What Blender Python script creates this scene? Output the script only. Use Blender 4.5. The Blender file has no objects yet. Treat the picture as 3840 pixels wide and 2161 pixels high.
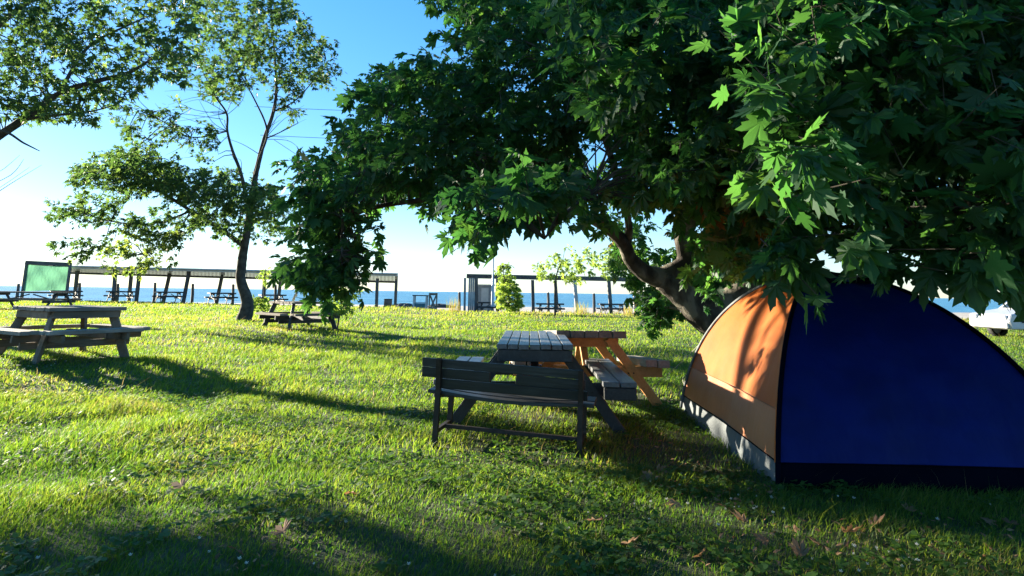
import bpy, math, random
import numpy as np
from mathutils import Vector, Matrix
R = math.radians
random.seed(7); rng = np.random.default_rng(11)
scene = bpy.context.scene
col = scene.collection

# ------------------------------------------------------------------ camera
F, PITCH, ROLL, HOR, CAMZ = 640.0, R(16.0), R(0.76), 292.5, 1.2
PY = HOR - F*math.tan(PITCH)                 # principal row
r0, f0, u0 = Vector((1,0,0)), Vector((0,math.cos(PITCH),math.sin(PITCH))), Vector((0,-math.sin(PITCH),math.cos(PITCH)))
cr = r0*math.cos(ROLL) + u0*math.sin(ROLL); cu = u0*math.cos(ROLL) - r0*math.sin(ROLL)
CAM = Vector((0,0,CAMZ))
cam = bpy.data.cameras.new('camera'); co = bpy.data.objects.new('camera', cam); col.objects.link(co)
M = Matrix((( cr.x,cu.x,-f0.x,0),(cr.y,cu.y,-f0.y,0),(cr.z,cu.z,-f0.z,CAMZ),(0,0,0,1))); co.matrix_world = M
cam.sensor_width = 36; cam.lens = 36*F/1024; cam.shift_y = -(288-PY)/1024; cam.clip_end = 60000; cam.clip_start = .05
scene.camera = co
CRV, CUV, FV = np.array(cr), np.array(cu), np.array(f0)
def rayn(px, py):          # source-photo pixels (3840 wide) -> direction
    x = (np.asarray(px)/3.75-512)/F; y = (PY-np.asarray(py)/3.75)/F
    return x[...,None]*CRV + y[...,None]*CUV + FV
def W(px, py, Y):          # the point on that sight line Y metres down the lawn
    d = rayn(np.float64(px), np.float64(py)); return Vector(np.array([0,0,CAMZ]) + d*(Y/d[1]))
def WN(px, py, Y):
    d = rayn(px, py); return np.array([0,0,CAMZ]) + d*(Y/d[:,1])[:,None]
def G(px, py, z=0.0):
    d = rayn(np.float64(px), np.float64(py)); return Vector(np.array([0,0,CAMZ]) + d*((z-CAMZ)/d[2]))
def PROJ(P):               # world (n,3) -> 2576-wide photo pixels
    q = P-np.array([0,0,CAMZ]); w = q@FV
    return np.stack([(512+F*(q@CRV)/w)*2576/1024, (PY-F*(q@CUV)/w)*2576/1024], 1)

# ------------------------------------------------------------------ helpers
def tag(o, label=None, cat=None, group=None, kind=None):
    if label: o['label'] = label
    if cat: o['category'] = cat
    if group: o['group'] = group
    if kind: o['kind'] = kind
    return o
def thing(name, label, cat, loc=(0,0,0), rz=0, group=None):
    o = bpy.data.objects.new(name, None); col.objects.link(o); o.empty_display_size = .1
    o.location = loc; o.rotation_euler = (0,0,rz); return tag(o, label, cat, group)
def copy_tree(o, parent=None):
    c = o.copy(); col.objects.link(c); c.parent = parent
    for ch in list(o.children): copy_tree(ch, c)
    return c
def np_mesh(name, V, faces_flat, sizes, mats, attr=None, midx=None, smooth=False, parent=None):
    me = bpy.data.meshes.new(name); V = np.asarray(V, np.float32)
    fl = np.asarray(faces_flat, np.int32); sizes = np.asarray(sizes, np.int32)
    me.vertices.add(len(V)); me.vertices.foreach_set('co', V.ravel())
    me.loops.add(len(fl)); me.loops.foreach_set('vertex_index', fl)
    me.polygons.add(len(sizes)); st = np.zeros(len(sizes), np.int32); st[1:] = np.cumsum(sizes)[:-1]
    me.polygons.foreach_set('loop_start', st)
    try: me.polygons.foreach_set('loop_total', sizes)
    except Exception: pass
    for m in (mats if isinstance(mats,(list,tuple)) else [mats]): me.materials.append(m)
    if midx is not None: me.polygons.foreach_set('material_index', np.asarray(midx, np.int32))
    if attr:
        for k, a in attr.items():
            at = me.attributes.new(k, 'FLOAT', 'POINT'); at.data.foreach_set('value', np.asarray(a, np.float32))
    me.update(calc_edges=True); me.validate()
    me.polygons.foreach_set('use_smooth', np.full(len(me.polygons), smooth))
    o = bpy.data.objects.new(name, me); col.objects.link(o); o.parent = parent
    return o
class MB:
    def __init__(s): s.v=[]; s.f=[]; s.m=[]
    def add(s, vs, fs, mi=0):
        b=len(s.v); s.v += [tuple(v) for v in vs]; s.f += [tuple(b+i for i in f) for f in fs]; s.m += [mi]*len(fs)
    def obox(s, c, ax, ay, az, mi=0):      # half-axis vectors
        c,ax,ay,az = map(Vector,(c,ax,ay,az))
        vs=[c+ax*i+ay*j+az*k for k in(-1,1) for j in(-1,1) for i in(-1,1)]
        s.add(vs,[(0,2,3,1),(4,5,7,6),(0,1,5,4),(2,6,7,3),(0,4,6,2),(1,3,7,5)],mi)
    def box(s, x0,x1,y0,y1,z0,z1, mi=0):
        s.obox(((x0+x1)/2,(y0+y1)/2,(z0+z1)/2),((x1-x0)/2,0,0),(0,(y1-y0)/2,0),(0,0,(z1-z0)/2),mi)
    def bar(s, p, q, w, t, side=(0,0,1), mi=0):   # bar p->q, width w along side, thickness t across
        p,q=Vector(p),Vector(q); d=(q-p); L=d.length; d.normalize(); sd=Vector(side); sd=(sd-d*sd.dot(d)).normalized(); n=d.cross(sd)
        s.obox((p+q)/2, d*L/2, sd*w/2, n*t/2, mi)
    def tube(s, pts, rad, n=8, mi=0, cap=True, wob=0):
        pts=[Vector(p) for p in pts]; rings=[]; up=Vector((.13,.31,.94)); prev=None
        for i,p in enumerate(pts):
            d=(pts[min(i+1,len(pts)-1)]-pts[max(i-1,0)]).normalized()
            if prev is None: a=d.cross(up); a=a if a.length>.1 else d.cross(Vector((1,0,0)))
            else: a=prev-d*prev.dot(d)
            a.normalize(); prev=a; b=d.cross(a); r=rad[i] if isinstance(rad,(list,tuple)) else rad
            rings.append([p+(a*math.cos(6.2832*k/n)+b*math.sin(6.2832*k/n))*r*(1+wob*random.uniform(-1,1)) for k in range(n)])
        vs=[v for rg in rings for v in rg]; fs=[]
        for i in range(len(pts)-1):
            for k in range(n): fs.append((i*n+k,i*n+(k+1)%n,(i+1)*n+(k+1)%n,(i+1)*n+k))
        if cap: fs += [tuple(range(n))[::-1], tuple((len(pts)-1)*n+k for k in range(n))]
        s.add(vs,fs,mi)
    def lathe(s, prof, n=16, c=(0,0,0), mi=0):
        vs=[(c[0]+r*math.cos(6.2832*k/n),c[1]+r*math.sin(6.2832*k/n),c[2]+z) for r,z in prof for k in range(n)]; fs=[]
        for i in range(len(prof)-1):
            for k in range(n): fs.append((i*n+k,i*n+(k+1)%n,(i+1)*n+(k+1)%n,(i+1)*n+k))
        fs += [tuple(range(n))[::-1], tuple((len(prof)-1)*n+k for k in range(n))]
        s.add(vs,fs,mi)
    def build(s, name, mats, parent=None, bevel=0, smooth=False):
        me=bpy.data.meshes.new(name); me.from_pydata(s.v,[],s.f)
        for m in (mats if isinstance(mats,(list,tuple)) else [mats]): me.materials.append(m)
        for p,mi in zip(me.polygons,s.m): p.material_index=mi; p.use_smooth=smooth
        me.update(); o=bpy.data.objects.new(name,me); col.objects.link(o); o.parent=parent
        if bevel:
            b=o.modifiers.new('bevel','BEVEL'); b.width=bevel; b.segments=1; b.limit_method='ANGLE'
        return o
def smooth_path(P, k=5):
    P=[Vector(p) for p in P]; out=[]
    for i in range(len(P)-1):
        a=P[max(i-1,0)]; b=P[i]; c=P[i+1]; d=P[min(i+2,len(P)-1)]
        for j in range(k):
            t=j/k; out.append(.5*((2*b)+(c-a)*t+(2*a-5*b+4*c-d)*t*t+(3*b-3*c+d-a)*t**3))
    out.append(P[-1]); return out
def lerp_list(rs, n):
    return [float(v) for v in np.interp(np.linspace(0,len(rs)-1,n), range(len(rs)), rs)]

# ------------------------------------------------------------------ materials
def mat(name):
    m=bpy.data.materials.new(name); m.use_nodes=True; nt=m.node_tree; nt.nodes.clear()
    return m, nt
def node(nt, t, **kw):
    n=nt.nodes.new(t)
    for k,v in kw.items():
        if k in n.inputs: n.inputs[k].default_value=v
        else: setattr(n,k,v)
    return n
def ramp(nt, fac, stops):
    r=nt.nodes.new('ShaderNodeValToRGB'); cr_=r.color_ramp
    while len(cr_.elements)<len(stops): cr_.elements.new(.5)
    for e,(p,c) in zip(cr_.elements,stops): e.position=p; e.color=(*c,1)
    nt.links.new(fac,r.inputs[0]); return r.outputs[0]
def noise(nt, scale, detail=4, rough=.6, stretch=None, coord='Object'):
    tc=nt.nodes.new('ShaderNodeTexCoord'); src=tc.outputs[coord]
    if stretch:
        mp=nt.nodes.new('ShaderNodeMapping'); mp.inputs['Scale'].default_value=stretch; nt.links.new(src,mp.inputs[0]); src=mp.outputs[0]
    n=node(nt,'ShaderNodeTexNoise',Scale=scale,Detail=detail,Roughness=rough); nt.links.new(src,n.inputs['Vector']); return n.outputs['Fac']
def finish(nt, sh):
    o=nt.nodes.new('ShaderNodeOutputMaterial'); nt.links.new(sh,o.inputs[0])
def bump(nt, h, strength, dist=.01):
    b=node(nt,'ShaderNodeBump',Strength=strength,Distance=dist); nt.links.new(h,b.inputs['Height']); return b.outputs[0]
def wood(name, cols, stretch=(1,14,14), scale=3, rough=.75, bmp=.5, spec=.3):
    m,nt=mat(name); f=noise(nt,scale,6,.65,stretch); f2=noise(nt,1.7,3,.6)
    mx=node(nt,'ShaderNodeMath',operation='ADD'); nt.links.new(f,mx.inputs[0]); nt.links.new(f2,mx.inputs[1])
    ml=node(nt,'ShaderNodeMath',operation='MULTIPLY'); nt.links.new(mx.outputs[0],ml.inputs[0]); ml.inputs[1].default_value=.5
    c=ramp(nt,ml.outputs[0],[(.3,cols[0]),(.5,cols[1]),(.7,cols[2])])
    oi=nt.nodes.new('ShaderNodeObjectInfo'); pl=noise(nt,1.0,1,.4,(.25,7.3,.2)); sm=node(nt,'ShaderNodeMath',operation='MULTIPLY_ADD'); nt.links.new(pl,sm.inputs[0]); sm.inputs[1].default_value=1.5; nt.links.new(oi.outputs['Random'],sm.inputs[2])
    mr=node(nt,'ShaderNodeMapRange'); mr.inputs['From Min'].default_value=.3; mr.inputs['From Max'].default_value=2.0; mr.inputs['To Min'].default_value=.62; mr.inputs['To Max'].default_value=1.45; nt.links.new(sm.outputs[0],mr.inputs['Value'])
    hv=node(nt,'ShaderNodeHueSaturation'); nt.links.new(mr.outputs[0],hv.inputs['Value']); nt.links.new(c,hv.inputs['Color']); c=hv.outputs[0]
    b=node(nt,'ShaderNodeBsdfPrincipled',Roughness=rough); b.inputs['Specular IOR Level'].default_value=spec
    nt.links.new(c,b.inputs['Base Color']); nt.links.new(bump(nt,f,bmp,.006),b.inputs['Normal']); finish(nt,b.outputs[0]); return m
def plain(name, c0, c1, scale=6, rough=.6, metal=0, bmp=.1, spec=.5):
    m,nt=mat(name); f=noise(nt,scale,5,.6); c=ramp(nt,f,[(.35,c0),(.65,c1)])
    b=node(nt,'ShaderNodeBsdfPrincipled',Roughness=rough,Metallic=metal); b.inputs['Specular IOR Level'].default_value=spec
    nt.links.new(c,b.inputs['Base Color']); nt.links.new(bump(nt,f,bmp,.01),b.inputs['Normal']); finish(nt,b.outputs[0]); return m
def leafmat(name, stops, tstops, trans=.4, rough=.45, spec=.35):
    m,nt=mat(name); a=node(nt,'ShaderNodeAttribute',attribute_name='var')
    c=ramp(nt,a.outputs['Fac'],stops); t=ramp(nt,a.outputs['Fac'],tstops)
    b=node(nt,'ShaderNodeBsdfPrincipled',Roughness=rough); b.inputs['Specular IOR Level'].default_value=spec
    nt.links.new(c,b.inputs['Base Color']); tr=nt.nodes.new('ShaderNodeBsdfTranslucent'); nt.links.new(t,tr.inputs[0])
    mx=node(nt,'ShaderNodeMixShader'); mx.inputs[0].default_value=trans
    nt.links.new(b.outputs[0],mx.inputs[1]); nt.links.new(tr.outputs[0],mx.inputs[2]); finish(nt,mx.outputs[0]); return m
def fabric(name, c0, c1, tcol, trans=.3, rough=.6, wr=.35, spec=.3):
    m,nt=mat(name); f=noise(nt,2.2,4,.6,(1,1,2.2)); c=ramp(nt,f,[(.3,c0),(.7,c1)])
    w=noise(nt,260,1,.5); ad=node(nt,'ShaderNodeMath',operation='MULTIPLY_ADD'); nt.links.new(w,ad.inputs[0]); ad.inputs[1].default_value=.03; nt.links.new(noise(nt,3.0,3,.5,(1.6,1.6,.8)),ad.inputs[2])
    nr=bump(nt,ad.outputs[0],wr,.05)
    b=node(nt,'ShaderNodeBsdfPrincipled',Roughness=rough); b.inputs['Specular IOR Level'].default_value=spec
    nt.links.new(c,b.inputs['Base Color']); nt.links.new(nr,b.inputs['Normal'])
    tr=nt.nodes.new('ShaderNodeBsdfTranslucent'); tr.inputs[0].default_value=(*tcol,1); nt.links.new(nr,tr.inputs['Normal'])
    mx=node(nt,'ShaderNodeMixShader'); mx.inputs[0].default_value=trans
    nt.links.new(b.outputs[0],mx.inputs[1]); nt.links.new(tr.outputs[0],mx.inputs[2]); finish(nt,mx.outputs[0]); return m

M_dark  = wood('dark_weathered_wood',[(.008,.009,.010),(.019,.021,.022),(.05,.052,.053)],rough=.5,spec=.5)
M_darkt = wood('dark_planks_sky_sheen',[(.035,.037,.040),(.075,.078,.082),(.14,.145,.15)],rough=.42,spec=.6)  # lighter than the frame wood: sky sheen painted into the plank colour
M_grey  = wood('grey_weathered_wood',[(.10,.09,.075),(.19,.17,.145),(.30,.275,.24)])
M_brown = wood('brown_weathered_wood',[(.075,.058,.042),(.15,.118,.085),(.24,.19,.14)])
M_orange= wood('orange_stained_wood',[(.34,.15,.048),(.49,.235,.08),(.60,.33,.13)],rough=.55)
M_beach = wood('pale_pergola_wood',[(.36,.35,.33),(.48,.46,.44),(.60,.58,.56)])  # brightened so the colour carries the roof's light and haze
M_beachd= wood('dark_pergola_wood',[(.05,.05,.05),(.09,.087,.083),(.14,.135,.13)])
M_metal = plain('rusty_dark_metal',(.018,.014,.012),(.045,.03,.024),20,.55,.3)
m,nt=mat('mottled_bark'); f1=noise(nt,5.5,3,.45,(1,1,.6)); f2=noise(nt,26,5,.7,(1,1,.35))
c=ramp(nt,f1,[(.40,(.045,.037,.030)),(.47,(.08,.068,.054)),(.53,(.10,.092,.073)),(.60,(.19,.172,.135))])
ml=node(nt,'ShaderNodeMath',operation='MULTIPLY_ADD'); nt.links.new(f2,ml.inputs[0]); ml.inputs[1].default_value=.6; nt.links.new(f1,ml.inputs[2])
b=node(nt,'ShaderNodeBsdfPrincipled',Roughness=.9); b.inputs['Specular IOR Level'].default_value=.2
nt.links.new(c,b.inputs['Base Color']); nt.links.new(bump(nt,ml.outputs[0],.9,.03),b.inputs['Normal']); finish(nt,b.outputs[0]); M_bark=m
M_barkf = plain('far_bark',(.035,.03,.025),(.10,.088,.07),6,.9,0,.6,.2)
M_blue  = fabric('navy_tent_fabric',(.0010,.0080,.090),(.0018,.013,.15),(.002,.018,.26),.2,.55,.6,.12)
M_navy  = fabric('dark_base_fabric',(.0012,.0016,.006),(.002,.003,.009),(.002,.002,.008),.05,.9,.3,.03)
M_ora   = fabric('orange_tent_fabric',(.50,.125,.018),(.60,.17,.028),(.95,.24,.02),.42,.6,.3)
M_sal   = fabric('salmon_tent_fabric',(.44,.16,.065),(.52,.20,.085),(.6,.2,.06),.15,.6,.35)
M_tgrey = fabric('grey_tent_fabric',(.085,.10,.105),(.13,.145,.15),(.08,.08,.08),.08,.6,.5)
M_green = fabric('green_shade_cloth',(.11,.30,.18),(.15,.37,.23),(.17,.42,.25),.38,.8,.8)
M_white = plain('white_paint',(.62,.63,.63),(.75,.75,.74),3,.4)
M_silver= plain('silver_paint',(.40,.41,.41),(.48,.48,.48),3,.35,.2)
M_black = plain('black_rubber',(.012,.012,.012),(.022,.022,.022),10,.8)
M_glass = plain('dark_window_glass',(.02,.025,.03),(.03,.035,.04),3,.08,0,0,.8)
M_red   = plain('red_lamp',(.25,.01,.01),(.3,.015,.01),3,.2)
M_panel = plain('pale_grey_board',(.20,.215,.22),(.28,.295,.30),4,.7)
M_barrel= plain('rust_brown_barrel',(.12,.07,.05),(.22,.15,.11),5,.7)
M_rock  = plain('dark_rock',(.02,.022,.024),(.06,.06,.06),4,.8,0,.6)
M_cord  = plain('cord',(.3,.28,.22),(.4,.37,.3),30,.8)

LS=[(0,(.012,.044,.019)),(.5,(.026,.078,.030)),(.8,(.05,.112,.034)),(.9,(.10,.075,.015)),(1,(.20,.075,.015))]
LT=[(0,(.05,.20,.035)),(.5,(.13,.34,.05)),(.8,(.22,.42,.04)),(.9,(.35,.25,.03)),(1,(.40,.16,.02))]
M_leaf = leafmat('plane_leaf',LS,LT,.42,.55,.28)
M_leaf2= leafmat('backlit_leaf',[(0,(.020,.050,.016)),(.5,(.035,.075,.022)),(1,(.09,.13,.03))],[(0,(.06,.15,.035)),(.5,(.16,.29,.05)),(1,(.52,.62,.09))],.42,.55,.3)
M_leaf3= leafmat('young_leaf',[(0,(.06,.12,.025)),(1,(.16,.22,.04))],[(0,(.25,.45,.06)),(1,(.55,.70,.10))],.5,.5)
M_dry  = leafmat('dry_leaf',[(0,(.16,.085,.045)),(1,(.34,.20,.11))],[(0,(.3,.15,.06)),(1,(.5,.28,.12))],.25,.8,.2)
GS=[(0,(.020,.055,.012)),(.35,(.045,.098,.018)),(.6,(.090,.135,.026)),(.8,(.19,.17,.045)),(1,(.36,.28,.13))]
GT=[(0,(.06,.19,.015)),(.35,(.19,.33,.02)),(.6,(.38,.45,.04)),(.8,(.46,.36,.11)),(1,(.46,.31,.14))]
M_grass= leafmat('grass_blade',GS,GT,.5,.55,.25)
M_clov = leafmat('clover_leaf',[(0,(.022,.060,.014)),(1,(.06,.12,.025))],[(0,(.10,.26,.03)),(1,(.22,.40,.04))],.4,.5,.35)
M_petal= leafmat('white_petal',[(0,(.6,.62,.55)),(1,(.75,.76,.7))],[(0,(.7,.7,.6)),(1,(.8,.8,.7))],.4,.7,.2)

# ------------------------------------------------------------------ light and sky
SUN_EL, SUN_AZ = R(12.5), R(57)                       # azimuth to the left of the view
SD = np.array([-math.sin(SUN_AZ)*math.cos(SUN_EL), math.cos(SUN_AZ)*math.cos(SUN_EL), math.sin(SUN_EL)])
sl = bpy.data.lights.new('sun','SUN'); sl.energy = 5.0; sl.angle = R(.55); sl.color=(1,.90,.72)
so = bpy.data.objects.new('sun', sl); col.objects.link(so); so.rotation_euler = Vector(SD).to_track_quat('Z','Y').to_euler()
w = bpy.data.worlds.new('World'); scene.world = w; w.use_nodes = True; nt = w.node_tree; nt.nodes.clear()
sk = nt.nodes.new('ShaderNodeTexSky'); sk.sky_type='NISHITA'; sk.sun_disc=False; sk.sun_elevation=SUN_EL; sk.sun_rotation=-SUN_AZ
sk.air_density=1.0; sk.dust_density=.1; sk.ozone_density=5.0; sk.altitude=0
bg = nt.nodes.new('ShaderNodeBackground'); bg.inputs[1].default_value=.092
hs=node(nt,'ShaderNodeHueSaturation',Saturation=1.17,Hue=.508,Value=1.0); nt.links.new(sk.outputs[0],hs.inputs['Color']); gm=node(nt,'ShaderNodeGamma',Gamma=.72); nt.links.new(hs.outputs[0],gm.inputs[0]); nt.links.new(gm.outputs[0],bg.inputs[0]); ow=nt.nodes.new('ShaderNodeOutputWorld'); nt.links.new(bg.outputs[0],ow.inputs[0])
scene.view_settings.view_transform='Standard'; scene.view_settings.look='None'; scene.view_settings.exposure=2.4; scene.view_settings.gamma=1
scene.cycles.use_denoising=True; scene.cycles.denoising_prefilter='ACCURATE'; scene.cycles.max_bounces=7; scene.cycles.transmission_bounces=4; scene.cycles.diffuse_bounces=4
scene.cycles.sample_clamp_indirect=6

# ------------------------------------------------------------------ ground
def vnoise(x, y, s, seed=0):                           # smooth value noise
    x=np.asarray(x,float)/s+seed*17.31; y=np.asarray(y,float)/s+seed*9.77
    xi=np.floor(x); yi=np.floor(y); fx=x-xi; fy=y-yi; fx=fx*fx*(3-2*fx); fy=fy*fy*(3-2*fy)
    def h(a,b):
        v=np.sin(a*127.1+b*311.7+seed*74.7)*43758.5453; return v-np.floor(v)
    return (h(xi,yi)*(1-fx)+h(xi+1,yi)*fx)*(1-fy)+(h(xi,yi+1)*(1-fx)+h(xi+1,yi+1)*fx)*fy
def sstep(a,b,x):
    t=np.clip((x-a)/(b-a),0,1); return t*t*(3-2*t)
def edge(x): return 43.0-.13*np.asarray(x,float)       # where the lawn ends
def hz(x,y):
    x=np.asarray(x,float); y=np.asarray(y,float)
    z=.06*(vnoise(x,y,3.1,1)-.5)+.03*(vnoise(x,y,.9,2)-.5)
    z=z*sstep(1.0,2.5,y)+.16*sstep(2.5,8,-x)*sstep(6,10,y)+.10*sstep(14,34,-x)*sstep(16,36,y)
    e=edge(x); return z-.55*sstep(e-.5,e+2.5,y)
def grid(name, xs, ys, zf, mats, kind='structure'):
    X,Y=np.meshgrid(xs,ys); V=np.stack([X,Y,zf(X,Y)],-1).reshape(-1,3); nx,ny=len(xs),len(ys)
    i=np.arange((nx-1)*(ny-1)); a=(i//(nx-1))*nx+i%(nx-1); f=np.stack([a,a+1,a+nx+1,a+nx],1).ravel()
    o=np_mesh(name,V,f,np.full(len(i),4),mats,smooth=True); o['kind']=kind; return o
m,nt=mat('lawn_soil'); f=noise(nt,1.3,8,.7); c=ramp(nt,f,[(.3,(.020,.030,.010)),(.5,(.040,.052,.014)),(.68,(.09,.078,.036))])
b=node(nt,'ShaderNodeBsdfPrincipled',Roughness=.95); nt.links.new(c,b.inputs['Base Color']); nt.links.new(bump(nt,noise(nt,25,5,.7),.6,.03),b.inputs['Normal']); finish(nt,b.outputs[0]); M_lawn=m
m,nt=mat('beach_sand'); f=noise(nt,.35,7,.65); c=ramp(nt,f,[(.35,(.30,.26,.21)),(.65,(.48,.43,.36))])
b=node(nt,'ShaderNodeBsdfPrincipled',Roughness=.95); nt.links.new(c,b.inputs['Base Color']); nt.links.new(bump(nt,noise(nt,6,5,.7),.5,.05),b.inputs['Normal']); finish(nt,b.outputs[0]); M_sand=m
ys=np.concatenate([np.linspace(-12,12,97),np.linspace(12.5,60,150)])
xs=np.concatenate([np.linspace(-75,-12,80),np.linspace(-11.75,12,96),np.linspace(12.7,75,80)])
grid('lawn',xs,ys,hz,M_lawn)
def bz(x,y):
    return -.62-.04*sstep(50,88,y)-1.6*sstep(88,140,y)+.06*(vnoise(x,y,6,5)-.5)-.5*(1-sstep(36,44,y+.13*x))
grid('beach',np.linspace(-900,900,120),np.concatenate([np.linspace(30,140,90),[200,400]]),bz,M_sand)
m,nt=mat('sea_water'); tc=nt.nodes.new('ShaderNodeTexCoord')
mp=nt.nodes.new('ShaderNodeMapping'); mp.inputs['Scale'].default_value=(.35,1,1); nt.links.new(tc.outputs['Object'],mp.inputs[0])
n1=node(nt,'ShaderNodeTexNoise',Scale=.22,Detail=6,Roughness=.65); nt.links.new(mp.outputs[0],n1.inputs['Vector'])
c=ramp(nt,n1.outputs['Fac'],[(.42,(.022,.13,.22)),(.5,(.05,.2,.3)),(.6,(.11,.32,.42))])
b=node(nt,'ShaderNodeBsdfPrincipled',Roughness=.3); b.inputs['Specular IOR Level'].default_value=.25
nt.links.new(c,b.inputs['Base Color']); nt.links.new(bump(nt,n1.outputs['Fac'],.9,1.2),b.inputs['Normal']); finish(nt,b.outputs[0])
o=np_mesh('sea',[(-30000,89,-.78),(30000,89,-.78),(30000,50000,-.78),(-30000,50000,-.78)],[0,1,2,3],[4],m); o['kind']='structure'
# surf
m,nt=mat('surf_foam'); f=noise(nt,.5,5,.7,(.12,1,1)); tr=nt.nodes.new('ShaderNodeBsdfTransparent'); df=node(nt,'ShaderNodeBsdfDiffuse'); df.inputs[0].default_value=(.8,.82,.83,1)
rr=ramp(nt,f,[(.45,(0,0,0)),(.6,(1,1,1))]); mx=nt.nodes.new('ShaderNodeMixShader'); nt.links.new(rr,mx.inputs[0]); nt.links.new(tr.outputs[0],mx.inputs[1]); nt.links.new(df.outputs[0],mx.inputs[2]); finish(nt,mx.outputs[0])
V=[];fl=[]
for k,(y0,y1) in enumerate(((91,93.5),(98,99.6),(108,109.2))):
    n=80; b0=len(V)
    for i in range(n):
        x=-140+280*i/(n-1); dy=2*math.sin(x*.09+k)+1.2*math.sin(x*.23+2*k)
        V += [(x,y0+dy,-.765),(x,y1+dy+.6*math.sin(x*.4),-.765)]
    for i in range(n-1): fl += [b0+2*i,b0+2*i+2,b0+2*i+3,b0+2*i+1]
o=np_mesh('surf',V,fl,[4]*(len(fl)//4),m); tag(o,'white surf rolling onto the sand','surf',kind='stuff')

def GL(px,py,h=0.0):                                   # sight line meets the lawn (raised by h)
    z=0.0
    for _ in range(8):
        g=G(px,py,z+h); z=float(hz(g.x,g.y)) if g.y<edge(g.x) else 0.0
    return g
# ------------------------------------------------------------------ polygons
def inpoly(p, poly):
    x,y=p[:,0],p[:,1]; c=np.zeros(len(p),bool); q=np.asarray(poly,float); j=len(q)-1
    for i in range(len(q)):
        xi,yi=q[i]; xj,yj=q[j]
        c ^= ((yi>y)!=(yj>y)) & (x < (xj-xi)*(y-yi)/(yj-yi+1e-9)+xi); j=i
    return c

# ------------------------------------------------------------------ lawn grass
BARE=[(.05,5.5,.75),(.5,7.0,.9),(1.0,8.3,1.0),(1.35,5.6,.8),(-8.6,11.4,1.0),(2.0,2.9,.9)]                                                # (x, y, radius) worn spots
def grass_field():
    bands=[(2.0,3.2,10500,.0036,.042),(3.2,5,6200,.0042,.047),(5,8,2600,.0062,.055),(8,13,950,.0095,.062),(13,22,330,.015,.07),(22,34,110,.027,.08),(34,50,46,.042,.095)]
    Px=[];Pw=[];Ph=[]
    for y0,y1,den,w_,h_ in bands:
        xm=.92*y1+1.9; n=int(2*xm*(y1-y0)*den); x=rng.uniform(-xm,xm,n); y=rng.uniform(y0,y1,n)
        k=(np.abs(x)<.90*y+1.8)&(y<edge(x)+.8); x,y=x[k],y[k]
        cl=vnoise(x,y,.35,3)*.6+vnoise(x,y,.13,4)*.4; bare=np.zeros(len(x))
        for bx,by_,br in BARE: bare=np.maximum(bare,np.exp(-((x-bx)**2+(y-by_)**2)/br**2))
        k=rng.random(len(x))<(.22+1.25*cl)*(1-.62*bare); x,y=x[k],y[k]
        Px.append(np.stack([x,y],1)); Pw.append(np.full(len(x),w_)); Ph.append(np.full(len(x),h_))
    P=np.concatenate(Px); wd=np.concatenate(Pw); ht=np.concatenate(Ph); n=len(P); x,y=P.T
    t1=vnoise(x,y,1.1,6); t2=vnoise(x,y,.4,7); t3=vnoise(x,y,4.5,8)
    dry=vnoise(x,y,2.6,9)*.55+vnoise(x,y,.7,10)*.45
    dry=np.clip((dry-.52)*2.4,0,1)+.75*np.exp(-(((x-1.1)/1.0)**2+((y-5.7)/1.0)**2))+.8*sstep(-9,1,y-edge(x))*sstep(-14,8,x)+.35*sstep(-8,0,y-edge(x))
    for bx,by_,br in BARE: dry=np.maximum(dry,.62*np.exp(-((x-bx)**2+(y-by_)**2)/(1.25*br)**2))
    ht=ht*(.55+.75*t1*t2*2)*rng.uniform(.6,1.35,n)
    tall=rng.random(n)<.0035; ht=np.where(tall,ht*2.6,ht); wd=np.where(tall,wd*.45,wd)
    far=sstep(-2.2,-.3,y-edge(x))*sstep(-5,12,x); ht=ht*(1+2.2*far*rng.random(n))
    edg=sstep(-15,-1,y-edge(x))*(.35+.65*sstep(-12,10,x))*(.4+.6*vnoise(x,y,3.3,15))
    dry=np.maximum(dry,1.1*edg)
    var=np.clip(.26+.22*(t3-.5)+.20*(t2-.5)+rng.normal(0,.15,n)+.45*np.clip(dry,0,1)*rng.random(n)**.6+.11*sstep(5,22,y),0,1)
    var=np.where(tall&(rng.random(n)<.7),.85,var)
    a=rng.uniform(0,2*np.pi,n); s=np.stack([np.cos(a),np.sin(a),0*a],1); ln=rng.uniform(0,2*np.pi,n)
    lean=np.stack([np.cos(ln),np.sin(ln),0*ln],1)*(ht*rng.uniform(.15,.95,n))[:,None] + np.array([.38,-.16,0])*ht[:,None]
    b0=np.stack([x,y,hz(x,y)-.004],1); up=np.array([0,0,1.0])
    hw=(wd*.5*rng.uniform(.7,1.3,n))[:,None]
    v0=b0-s*hw; v1=b0+s*hw; md=b0+lean*.35+up*(ht*.6)[:,None]; v2=md-s*hw*.85; v3=md+s*hw*.85; v4=b0+lean+up*ht[:,None]
    V=np.stack([v0,v1,v2,v3,v4],1).reshape(-1,3); i=np.arange(n)[:,None]*5
    f=np.concatenate([i+0,i+1,i+3,i+2, i+2,i+3,i+4],1).ravel()
    o=np_mesh('lawn_grass',V,f,np.tile([4,3],n),M_grass,{'var':np.repeat(var,5)})
    tag(o,'short green lawn grass with yellow dry patches','grass',kind='stuff')
grass_field()
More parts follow.
